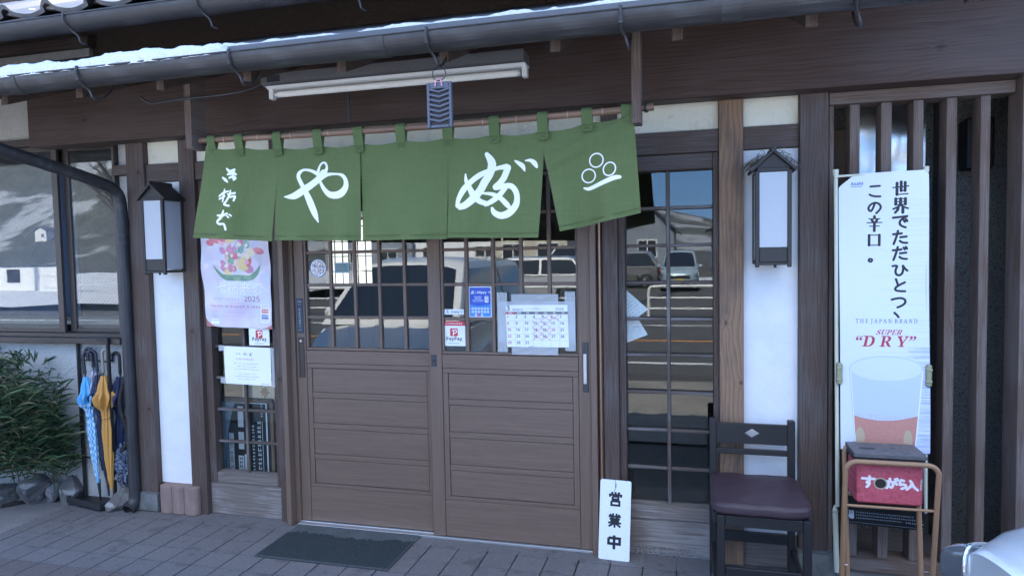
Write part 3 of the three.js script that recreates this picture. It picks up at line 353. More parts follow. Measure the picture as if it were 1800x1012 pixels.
// ---------------------------------------------------------------- prints: glyphs drawn as strokes on a 100 by 100 grid
const GL = {
  世: ['5 40 95 33', '28 12 28 86 92 83', '52 5 52 62 75 61', '75 9 75 62'], 界: ['22 8 78 8 78 45 22 45 22 8', '50 8 50 45', '22 27 78 27', '50 47 34 62 8 74', '50 47 68 62 94 72', '37 62 34 80 20 97', '64 60 64 98'],
  で: ['8 26 90 18', '88 19 56 36 44 60 56 82 82 90', '70 42 77 54', '84 38 91 50'], た: ['10 29 60 24', '38 8 30 50 14 92', '52 49 88 45', '50 72 60 87 92 86'], だ: ['10 29 60 24', '38 8 30 50 14 92', '52 49 88 45', '50 72 60 87 92 86', '72 12 79 24', '86 8 92 20'],
  ひ: ['10 28 42 20 26 50 28 80 48 91 68 76 73 42 68 20 80 44 96 58'], と: ['30 9 42 46', '82 30 42 50 22 72 35 88 84 88'], つ: ['6 38 50 25 82 34 89 55 70 78 40 89'], '、': ['22 62 34 72 46 90'], こ: ['24 20 78 18', '20 72 40 88 82 86'], の: ['52 20 36 74 20 74 11 52 30 26 60 18 85 36 86 64 60 89'],
  辛: ['50 3 50 15', '18 19 82 19', '34 24 42 40', '66 24 58 40', '7 44 93 44', '22 67 78 67', '50 44 50 98'], 口: ['20 20 80 20 80 86 20 86 20 20'], '。': ['24 70 36 70 40 80 32 90 20 86 18 76 24 70'],
  営: ['22 4 30 17', '48 2 51 16', '78 3 68 17', '11 38 11 23 89 23 89 38', '30 34 70 34 70 54 30 54 30 34', '50 54 46 66', '22 67 78 67 78 95 22 95 22 67'], 業: ['38 3 38 22', '62 3 62 22', '18 8 25 22', '82 8 75 22', '8 24 92 24', '32 28 38 38', '68 28 62 38', '14 40 86 40', '20 53 80 53', '6 67 94 67', '50 40 50 98', '46 68 10 92', '54 68 90 92'], 中: ['12 22 88 22 88 60 12 60 12 22', '50 3 50 97'],
  す: ['5 25 95 25', '58 5 58 52 46 66 36 55 48 46 58 56 54 80 38 97'], が: ['8 33 62 28 58 70 45 90 36 80', '35 8 28 60 10 91', '70 32 86 56', '74 10 80 22', '88 5 95 17'], ら: ['36 8 58 16', '28 26 22 62 50 48 76 56 76 78 40 95'], 入: ['36 8 50 28 36 64 8 92', '50 30 64 64 95 92'],
  七: ['8 46 92 32', '45 8 45 76 60 88 90 86 92 70'], 福: ['22 5 30 15', '8 22 42 22 10 60', '26 42 26 96', '30 45 42 58', '52 10 95 10', '58 20 90 20 90 38 58 38 58 20', '52 48 95 48 95 93 52 93 52 48', '73 48 73 93', '52 70 95 70'], 来: ['15 22 85 22', '28 28 36 42', '72 28 64 42', '6 48 94 48', '50 4 50 97', '48 50 10 86', '52 50 92 86'], 券: ['28 5 36 18', '72 5 64 18', '15 26 85 26', '6 43 94 43', '48 8 42 48 10 76', '58 44 92 72', '30 62 70 62 66 90 55 89', '48 62 42 80 22 96'],
};
function glyph(c, ch, x, y, s, lw, sx = 1, smooth = true) {
  const strokes = GL[ch]; if (!strokes) return; c.lineWidth = lw; c.lineCap = smooth ? 'round' : 'butt'; c.lineJoin = smooth ? 'round' : 'miter';
  for (const st of strokes) { const n = st.split(' ').map(Number), p = []; for (let i = 0; i < n.length; i += 2) p.push([x + n[i] * s * sx / 100, y + n[i + 1] * s / 100]); const kana = /[ぁ-ん、。]/.test(ch);
    if (c.mincho && !kana) { for (let i = 0; i + 1 < p.length; i++) { const dx = p[i + 1][0] - p[i][0], dy = p[i + 1][1] - p[i][1]; c.lineWidth = lw * (0.5 + 0.75 * Math.abs(dy) / Math.hypot(dx, dy)); c.beginPath(); c.moveTo(...p[i]); c.lineTo(...p[i + 1]); c.stroke(); } continue; }
    c.beginPath(); c.moveTo(...p[0]); if (kana && p.length > 2) { for (let i = 1; i < p.length - 1; i++) { const m = i === p.length - 2 ? p[i + 1] : [(p[i][0] + p[i + 1][0]) / 2, (p[i][1] + p[i + 1][1]) / 2]; c.quadraticCurveTo(...p[i], ...m); } } else for (const q of p.slice(1)) c.lineTo(...q); c.stroke(); }
}
function brush(c, a, X, Y, k) {                     // a: x, y, width triples in metres
  const p = []; for (let i = 0; i < a.length; i += 3) p.push([X(a[i]), Y(a[i + 1]), a[i + 2] * k]);
  const at = (t) => { const i = Math.min(p.length - 2, Math.floor(t)), f = t - i, g = (q) => { const a0 = p[Math.max(0, i - 1)][q], a1 = p[i][q], a2 = p[i + 1][q], a3 = p[Math.min(p.length - 1, i + 2)][q]; return 0.5 * (2 * a1 + (a2 - a0) * f + (2 * a0 - 5 * a1 + 4 * a2 - a3) * f * f + (3 * a1 - a0 - 3 * a2 + a3) * f * f * f); }; return [g(0), g(1), Math.max(0.6, g(2))]; };
  const N = (p.length - 1) * 40; for (let i = 0; i <= N; i++) { const [x, y, w] = at(i / N * (p.length - 1)); c.beginPath(); c.arc(x, y, w / 2, 0, 7); c.fill(); }
}
function print(w, h, draw, o = {}) { const cv = document.createElement('canvas'); cv.width = w; cv.height = h; const c = cv.getContext('2d'); draw(c, w, h); const t = new THREE.CanvasTexture(cv); t.colorSpace = THREE.SRGBColorSpace; t.magFilter = t.minFilter = THREE.LinearFilter; return phy({ map: t, roughness: 0.7, ...o }); }
const fill = (c, col, x, y, w, h) => { c.fillStyle = col; c.fillRect(x, y, w, h); };
function micro(c, x, y, w, h, seed, dens = 0.8) { const r = rng(seed); for (let i = 0; i < w; i += h * 0.95) if (r() < dens) { const k = h * 0.8; c.fillRect(x + i, y + r() * h * 0.2, k * (0.3 + 0.7 * r()), h * 0.16); c.fillRect(x + i + r() * k * 0.5, y, h * 0.15, k); c.fillRect(x + i, y + k * (0.5 + 0.3 * r()), k * 0.8, h * 0.14); } }
function round(c, x, y, w, h, r) { c.beginPath(); c.roundRect(x, y, w, h, r); c.fill(); }

// ---------------------------------------------------------------- shop curtain on its bamboo pole
{
  const X0 = -2.42, W = 2.24, Y0 = 1.55, H = 0.56, CW = 2048, CH = 512, X = (x) => (x - X0) / W * CW, Y = (y) => (1 - (y - Y0) / H) * CH, k = CW / W;
  const A = [[-1.883,1.79,0.0032,-1.837,1.793,0.0238,-1.789,1.82,0.027,-1.745,1.843,0.0249,-1.701,1.87,0.0249,-1.676,1.893,0.027],[-1.669,1.893,0.0184,-1.656,1.918,0.0097,-1.662,1.938,0.0076,-1.678,1.941,0.0065,-1.694,1.927,0.0076,-1.704,1.904,0.0119],[-1.704,1.889,0.0162,-1.743,1.908,0.0108,-1.782,1.914,0.0086,-1.806,1.901,0.013,-1.812,1.881,0.0141,-1.799,1.849,0.0162,-1.779,1.81,0.0205,-1.756,1.758,0.0259,-1.736,1.707,0.0227,-1.72,1.666,0.0043],[-1.701,1.87,0.0238,-1.655,1.885,0.013,-1.602,1.885,0.0076,-1.571,1.875,0.013,-1.555,1.85,0.0162,-1.557,1.819,0.0227,-1.581,1.794,0.0281,-1.616,1.787,0.0249,-1.651,1.795,0.0216,-1.678,1.821,0.0162,-1.696,1.854,0.0108],[-2.191,1.939,0.0054,-2.174,1.924,0.0119,-2.151,1.931,0.0097],[-2.185,1.91,0.0076,-2.156,1.914,0.0108,-2.142,1.908,0.0065],[-2.176,1.893,0.0076,-2.157,1.899,0.0086,-2.145,1.89,0.0076,-2.155,1.882,0.0065],[-2.21,1.895,0.0065,-2.196,1.883,0.0108,-2.185,1.872,0.0043],[-2.151,1.933,0.0065,-2.158,1.891,0.0076],[-2.228,1.805,0.0054,-2.202,1.822,0.0086,-2.179,1.828,0.0043],[-2.2,1.839,0.0043,-2.204,1.808,0.0076,-2.21,1.778,0.0054],[-2.227,1.792,0.0065,-2.199,1.804,0.0065],[-2.17,1.831,0.0054,-2.176,1.807,0.0076,-2.19,1.781,0.0076,-2.201,1.765,0.0086,-2.178,1.757,0.0076],[-2.183,1.813,0.0065,-2.149,1.819,0.0076],[-2.173,1.799,0.0065,-2.15,1.802,0.0086,-2.156,1.782,0.0065],[-2.238,1.712,0.0054,-2.211,1.711,0.0108,-2.186,1.72,0.0065],[-2.205,1.735,0.0054,-2.216,1.703,0.0108,-2.237,1.682,0.0086,-2.225,1.67,0.0076,-2.202,1.668,0.0076,-2.195,1.642,0.0076],[-2.187,1.709,0.0054,-2.18,1.7,0.0054],[-2.176,1.715,0.0054,-2.168,1.708,0.0054],
    [-0.868,1.935,0.0141,-0.85,1.906,0.0249,-0.847,1.883,0.027,-0.858,1.848,0.0249,-0.88,1.814,0.0249,-0.899,1.779,0.0238,-0.928,1.745,0.0259,-0.963,1.717,0.0238,-0.991,1.709,0.0195],[-1.004,1.715,0.0162,-0.997,1.745,0.0184,-0.971,1.785,0.0216,-0.935,1.819,0.0184,-0.901,1.844,0.0184,-0.863,1.861,0.0162,-0.82,1.874,0.013,-0.783,1.878,0.0195],[-0.963,1.852,0.0043,-0.96,1.823,0.013,-0.945,1.793,0.0173,-0.927,1.757,0.0216,-0.903,1.732,0.0184,-0.872,1.72,0.0162],[-0.777,1.873,0.0227,-0.795,1.833,0.0216,-0.814,1.81,0.0195,-0.835,1.791,0.0184,-0.803,1.794,0.0184,-0.766,1.794,0.0184,-0.744,1.772,0.0195,-0.737,1.743,0.0195,-0.744,1.709,0.0227,-0.775,1.678,0.0249,-0.812,1.667,0.0227,-0.842,1.68,0.0184,-0.852,1.7,0.0097],[-0.89,1.766,0.0065,-0.853,1.762,0.013,-0.816,1.745,0.0162,-0.785,1.715,0.0184,-0.774,1.701,0.0108],[-0.79,1.787,0.0162,-0.821,1.754,0.0184,-0.852,1.731,0.0173,-0.88,1.717,0.013],[-0.744,1.902,0.0043,-0.728,1.891,0.0119,-0.709,1.876,0.0151,-0.7,1.855,0.0043],[-0.696,1.899,0.0043,-0.674,1.899,0.0108,-0.657,1.887,0.0162,-0.647,1.87,0.0086],[-0.446,1.772,0.0054,-0.422,1.768,0.0119,-0.374,1.784,0.0141,-0.317,1.805,0.0151,-0.29,1.808,0.0108]];
  const cloth = print(CW, CH, (c) => {
    fill(c, '#5b693f', 0, 0, CW, CH); const r = rng(8);
    for (let i = 0; i < 14000; i++) { c.fillStyle = r() < 0.5 ? 'rgba(30,45,20,0.06)' : 'rgba(150,170,120,0.05)'; if (r() < 0.5) c.fillRect(r() * CW, r() * CH, 1, 20 + r() * 50); else c.fillRect(r() * CW, r() * CH, 20 + r() * 50, 1); }
    c.fillStyle = '#eeeff0'; for (const s of A) brush(c, s, X, Y, k * 1.28);
    c.strokeStyle = '#eeeff0'; c.lineWidth = 0.0058 * k; for (const [x, y, a, b, t] of [[-0.389, 1.884, 0.0295, 0.0285, 0], [-0.424, 1.8215, 0.0295, 0.028, 0], [-0.333, 1.8435, 0.025, 0.028, 0.5]]) { c.beginPath(); c.ellipse(X(x), Y(y), a * k, b * CH / H, t, 0, 7); c.stroke(); }
  }, { roughness: 0.92, sheen: 0.3, sheenColor: lin(0.2, 0.25, 0.15), side: THREE.DoubleSide });
  const plain = std({ color: lin(0.1, 0.14, 0.049), roughness: 0.92 }), darkG = std({ color: lin(0.06, 0.105, 0.034), roughness: 0.92 }), stitch = std({ color: lin(0.07, 0.09, 0.03), roughness: 0.9 });
  const n = thing('shop_curtain', 'green split shop curtain with white brushed lettering hung over the doors', 'curtain', [-1.3, 2.05, 0.47]);
  const tops = [[-2.305, 2.05], [-1.905, 2.026], [-1.48, 2.018], [-1.045, 2.018], [-0.615, 2.022], [-0.232, 2.068]], bot = [[-2.388, 1.607, -1.957, 1.58], [-1.947, 1.585, -1.494, 1.573], [-1.486, 1.573, -1.068, 1.571], [-1.061, 1.575, -0.643, 1.566], [-0.548, 1.59, -0.204, 1.656]], slit = [0, 0.2, 0.27, 0.2, 0.21, 0];
  for (let q = 0; q < 5; q++) {
    const nx = 44, ny = 48, pos = [], uv = [], idx = [], [xa, ya] = tops[q], [xb, yb] = tops[q + 1], [bl, byl, br, byr] = bot[q];
    for (const back of [0, 1]) for (let j = 0; j <= ny; j++) for (let i = 0; i <= nx; i++) {
      const s = i / nx, t = j / ny, e0 = q ? clamp((t - slit[q]) / (1 - slit[q])) : t, e1 = q < 4 ? clamp((t - slit[q + 1]) / (1 - slit[q + 1])) : t;
      const xl = mix(xa, bl, q ? e0 : Math.pow(t, 1.25)), xr = mix(xb, br, q < 4 ? e1 : t), sag = -0.012 * Math.sin(Math.PI * ((s * 2) % 1)) * (1 - t) * (1 - t), x = mix(xl, xr, s), y = mix(mix(ya, yb, s), mix(byl, byr, s), t) + sag;
      let z = 0.47 + 0.012 * Math.sin(s * 7 + q * 2.1) * Math.min(1, t * 2) + 0.008 * Math.sin(s * 13 + q + t * 3) * t + 0.01 * Math.sin(x * 5.1 + 1) + (q === 4 ? 0.03 * t * s : 0) + (q % 2 ? 0.006 : -0.003) * Math.max(0, t - 0.3);
      if (q === 4) { const d = (1 - s) * 0.385 * 0.33 - (t * 0.45); z += 0.012 * Math.exp(-d * d / 0.0006) + 0.007 * Math.exp(-(d + 0.035) * (d + 0.035) / 0.0003); }
      z += 0.014 * (fbm(x * 6 + q * 3, y * 4, 71, 3) - 0.5) + 0.007 * t * Math.sin(s * 11 + 2.5 * q + y * 6) + 0.003 * (fbm(x * 30, y * 14, 72, 3) - 0.5); if (q === 0) z += 0.02 * (1 - s) * t; z -= 0.004 * Math.exp(-Math.pow((t - 0.965) / 0.008, 2));
      pos.push(x, y, z - back * 0.0012); uv.push((x - X0) / W, (y - Y0) / H);
    }
    const w = nx + 1, N = w * (ny + 1); for (let j = 0; j < ny; j++) for (let i = 0; i < nx; i++) { const a = j * w + i, b = a + 1, c = a + w, d = c + 1; idx.push(a, c, b, b, c, d, N + a, N + b, N + c, N + b, N + d, N + c); }
    const g = new THREE.BufferGeometry(); g.setAttribute('position', new THREE.Float32BufferAttribute(pos, 3)); g.setAttribute('uv', new THREE.Float32BufferAttribute(uv, 2)); g.setIndex(idx); g.computeVertexNormals();
    const pn = add(n, 'panel', g, cloth, ['panel with a column of small white script', 'panel with one large white character', 'plain panel', 'panel with a large white character', 'panel with three white rings over a bar'][q]);
    const hem = []; for (let i = 0; i <= 20; i++) { const s = i / 20, t = 0.955; hem.push([mix(bl, br, s) + (mix(xa, xb, s) - mix(bl, br, s)) * 0.045, mix(byl, byr, s) + 0.02, 0.4735 + 0.012 * Math.sin(s * 7 + q * 2.1) + 0.008 * Math.sin(s * 13 + q + t * 3) * t + 0.01 * Math.sin(mix(bl, br, s) * 5.1 + 1) + (q === 4 ? 0.03 * s : 0) + (q % 2 ? 0.004 : -0.002) + (q === 0 ? 0.02 * (1 - s) : 0)]); } add(pn, 'hem_stitching', tube(hem, 0.0011, 40, 5), stitch);
  }
  const poleY = (x) => mix(2.083, 2.087, (x + 2.33) / 2.18) - 0.012 * Math.sin(Math.PI * (x + 2.33) / 2.18), topY = (x) => { for (let i = 0; i < 5; i++) if (x <= tops[i + 1][0] || i === 4) return mix(tops[i][1], tops[i + 1][1], (x - tops[i][0]) / (tops[i + 1][0] - tops[i][0])); };
  for (const x of [-2.27, -2.115, -1.905, -1.69, -1.48, -1.27, -1.045, -0.83, -0.615, -0.425, -0.26]) { const w = 0.023, py = poleY(x), ty = topY(x) - 0.04, g = []; // loop of cloth round the pole
    const prof = [[0.4795, ty], [0.4797, ty + 0.03], [0.4905, py], [0.489, py + 0.012], [0.478, py + 0.0215], [0.466, py + 0.0215], [0.455, py + 0.012], [0.4535, py], [0.4675, ty + 0.03], [0.468, ty]], pos = [], idx = []; for (const sx of [-1, 1]) for (const [z, y] of prof) pos.push(x + sx * w, y, z); for (let i = 0; i < prof.length - 1; i++) idx.push(i, i + 1, prof.length + i, i + 1, prof.length + i + 1, prof.length + i);
    const lg = new THREE.BufferGeometry(); lg.setAttribute('position', new THREE.Float32BufferAttribute(pos, 3)); lg.setIndex(idx); lg.computeVertexNormals(); const lp = add(n, 'hanging_loop', lg, plain);
    add(lp, 'stitching', [rod([x - w * 0.8, ty + 0.004, 0.4812], [x + w * 0.8, ty + 0.026, 0.4814], 0.0009, 0.0009, 5), rod([x + w * 0.8, ty + 0.004, 0.4812], [x - w * 0.8, ty + 0.026, 0.4814], 0.0009, 0.0009, 5), rod([x - w * 0.8, ty + 0.028, 0.4814], [x + w * 0.8, ty + 0.028, 0.4814], 0.0009, 0.0009, 5)], stitch); }
  const pole = thing('bamboo_pole', 'brown bamboo pole carrying the green curtain', 'pole', [-1.24, 2.08, 0.47]);
  M.bamboo = std({ map: colorTex(256, 64, (u, v) => mix3([0.3, 0.18, 0.11], [0.12, 0.065, 0.045], fbm(u * 6, v * 20, 95, 4, 6, 20)), 0.5, 1), roughness: 0.38 });
  const pp = []; for (let i = 0; i <= 20; i++) { const x = -2.345 + 2.195 * i / 20; pp.push([x, poleY(x), 0.4715]); } add(pole, 'culm', tube(pp, 0.0145, 60, 14), M.bamboo);
  for (let i = 0; i < 11; i++) { const x = -2.2 + i * 0.186 + 0.02 * Math.sin(i * 3); add(pole, 'node', new THREE.TorusGeometry(0.0145, 0.0022, 6, 18).rotateY(Math.PI / 2).translate(x, poleY(x), 0.4715), std({ color: lin(0.42, 0.32, 0.24), roughness: 0.6 })); }
  add(pole, 'tie_wire', [new THREE.TorusGeometry(0.017, 0.0035, 6, 16).rotateY(Math.PI / 2).translate(-0.186, 2.086, 0.4715), new THREE.TorusGeometry(0.017, 0.0035, 6, 16).rotateY(1.3).translate(-0.178, 2.086, 0.4715), tube([[-0.18, 2.1, 0.475], [-0.16, 2.125, 0.48], [-0.135, 2.118, 0.478], [-0.11, 2.135, 0.48]], 0.0012, 14, 5)], M.blackMetal);
  for (const [x, y0] of [[-2.372, 2.04], [-0.2185, 2.022]]) { const s = new THREE.Shape(); s.moveTo(0.515, 2.42); s.lineTo(0.515, y0 + 0.01); s.lineTo(0.505, y0); s.lineTo(0.42, y0); s.lineTo(0.41, y0 + 0.012); s.lineTo(0.41, 2.42); add(B, 'pole_bracket', extrudeX(s.getPoints().map((p) => [p.x, p.y]), x - 0.018, x + 0.018), M.slatWood); }
}
// ---------------------------------------------------------------- light fitting, hanging block
{
  const f = thing('fluorescent_light', 'switched-off fluorescent tube fitting fixed under the eave above the curtain', 'light fitting', [-1.33, 2.33, 0.42]);
  add(f, 'housing', extrudeX([[0.36, 2.372], [0.36, 2.325], [0.395, 2.318], [0.448, 2.318], [0.478, 2.33], [0.478, 2.372]], -1.985, -0.695), std({ color: lin(0.2, 0.2, 0.21), roughness: 0.4, metalness: 0.4 }));
  add(f, 'reflector', extrudeX([[0.38, 2.317], [0.4, 2.306], [0.455, 2.306], [0.47, 2.317]], -1.965, -0.69), M.white);
  add(f, 'tube', rod([-1.935, 2.284, 0.428], [-0.72, 2.284, 0.428], 0.0145, 0.0145, 18), std({ color: lin(0.8, 0.8, 0.76), roughness: 0.2 }));
  for (const x of [-1.955, -0.7]) add(f, 'lamp_holder', bx(x - 0.012, x + 0.012, 2.262, 2.318, 0.412, 0.445, 'y', 0.004), M.white);
  for (const [a, b] of [[-1.935, -1.922], [-0.733, -0.72]]) add(f, 'tube_cap', rod([a, 2.284, 0.428], [b, 2.284, 0.428], 0.0152), M.alu);
  add(f, 'ballast_label', bx(-1.95, -1.88, 2.332, 2.362, 0.478, 0.4795, 'x', 0.0005), M.darkMetal);
  add(B, 'conduit', tube([[-2.62, 2.3, 0.54], [-2.55, 2.265, 0.545], [-2.42, 2.272, 0.54], [-2.1, 2.292, 0.5], [-1.98, 2.335, 0.46]], 0.0055, 50, 8), M.darkMetal); add(B, 'drip_rod', rod([-1.62, 2.16, 0.3], [-1.62, 2.32, 0.3], 0.006), M.darkMetal);
  const b = thing('insect_repellent_block', 'grey plastic slatted repellent case hanging from a gutter hook', 'repellent', [-0.96, 2.18, 0.8]), m = std({ color: lin(0.085, 0.095, 0.13), roughness: 0.5 }), x0 = -1.013, x1 = -0.909, y0 = 2.0, y1 = 2.178, z = 0.8;
  add(b, 'frame', [bx(x0, x0 + 0.012, y0, y1, z - 0.018, z), bx(x1 - 0.012, x1, y0, y1, z - 0.018, z), bx(x0 + 0.012, x1 - 0.012, y1 - 0.026, y1, z - 0.018, z - 0.001), bx(x0 + 0.012, x1 - 0.012, y0, y0 + 0.012, z - 0.018, z - 0.001)], m);
  add(b, 'backing', bx(x0 + 0.012, x1 - 0.012, y0 + 0.012, y1 - 0.026, z - 0.016, z - 0.012), std({ color: lin(0.05, 0.045, 0.05), roughness: 0.8 }));
  for (let i = 0; i < 7; i++) { const y = y0 + 0.024 + i * 0.0192; const s = new THREE.Shape(); s.moveTo(x0 + 0.011, y + 0.009); s.lineTo(-0.961, y - 0.002); s.lineTo(x1 - 0.011, y + 0.009); s.lineTo(x1 - 0.011, y + 0.016); s.lineTo(-0.961, y + 0.005); s.lineTo(x0 + 0.011, y + 0.016); add(b, 'slat', new THREE.ExtrudeGeometry(s, { depth: 0.008, bevelEnabled: false }).translate(0, 0, z - 0.01), m); }
  add(b, 'pink_tie', tube([[-0.975, y1 - 0.018, z + 0.004], [-0.97, y1 + 0.004, z + 0.006], [-0.96, y1 + 0.01, z - 0.004], [-0.95, y1 + 0.004, z + 0.006], [-0.946, y1 - 0.018, z + 0.004]], 0.0026, 24, 6), std({ color: lin(0.75, 0.35, 0.5), roughness: 0.5 }));
  add(b, 'ring', new THREE.TorusGeometry(0.027, 0.0022, 6, 30).translate(-0.958, y1 + 0.031, z), M.gutter);
}
// ---------------------------------------------------------------- wall lanterns
{
  const wood1 = std({ color: lin(0.035, 0.03, 0.027), roughness: 0.55 }), paper = phy({ color: lin(0.5, 0.52, 0.55), roughness: 0.28 });
  function lantern(cx, label, zf) {
    const t = thing('wall_lantern', label, 'lantern', [cx, 1.42, 0.03], { local: true, group: 'wall lanterns' }), w = 0.066, d = zf - 0.03, h0 = 0, h1 = 0.42;
    for (const sx of [-1, 1]) for (const z of [0.012, d]) add(t, 'corner_post', bx(sx * w - 0.009, sx * w + 0.009, z > 0.02 ? -0.002 : 0.01, h1, z - 0.018, z), wood1);
    add(t, 'front_pane', bx(-w + 0.009, w - 0.009, 0.086, 0.412, d - 0.01, d - 0.006, 'x', 0), paper); for (const sx of [-1, 1]) add(t, 'side_pane', bx(sx * w - 0.003, sx * w + 0.003, 0.03, 0.412, 0.013, d - 0.019, 'y', 0), paper);
    add(t, 'lower_panel', bx(-w + 0.009, w - 0.009, 0.02, 0.085, d - 0.014, d - 0.004, 'x'), wood1); add(t, 'base', bx(-w - 0.004, w + 0.004, 0.008, 0.02, 0.004, d - 0.001, 'x'), wood1); add(t, 'top_rail', bx(-w, w, 0.413, 0.43, 0.0, d + 0.001, 'x'), wood1); add(t, 'screw', rod([0.01, -0.004, d - 0.03], [0.01, 0.008, d - 0.03], 0.006), wood1);
    const gb = new THREE.Shape(); gb.moveTo(-w - 0.004, 0.43); gb.lineTo(w + 0.004, 0.43); gb.lineTo(0, 0.492); add(t, 'gable', new THREE.ExtrudeGeometry(gb, { depth: d - 0.008, bevelEnabled: false }), wood1);
    for (const sx of [-1, 1]) { const g = bx(0, 0.127, -0.006, 0.006, -0.002, d + 0.012, 'z', 0.002); g.rotateZ(-0.74); if (sx < 0) { g.rotateY(Math.PI); g.translate(0, 0, d + 0.01); } g.translate(0, 0.503, 0); add(t, 'roof_board', g, wood1); }
    add(t, 'ridge', bx(-0.011, 0.011, 0.494, 0.52, -0.002, d + 0.016, 'z'), wood1); return t;
  }
  lantern(-2.915, 'black gabled wall lantern on the plaster beside the curtain and downpipe', 0.185);
  const t = lantern(0.341, 'black gabled wall lantern with straw on its roof above the chair', 0.185);
  const r = rng(4), st = []; for (let i = 0; i < 70; i++) { const s = r() < 0.7 ? -1 : 1, q = 0.02 + r() * 0.07, x = s * q, y = 0.512 - q * 0.8, z = 0.02 + r() * 0.13; st.push(tube([[x, y, z], [x + (r() - 0.5) * 0.05, y + 0.012 + r() * 0.012, z + (r() - 0.5) * 0.04], [x + s * (0.01 + r() * 0.05), y - r() * 0.04, z + (r() - 0.5) * 0.05]], 0.0009, 6, 4)); }
  tag(add(t, 'straw', st, std({ color: lin(0.13, 0.1, 0.07), roughness: 1 })), null, null, null, 'stuff');
}

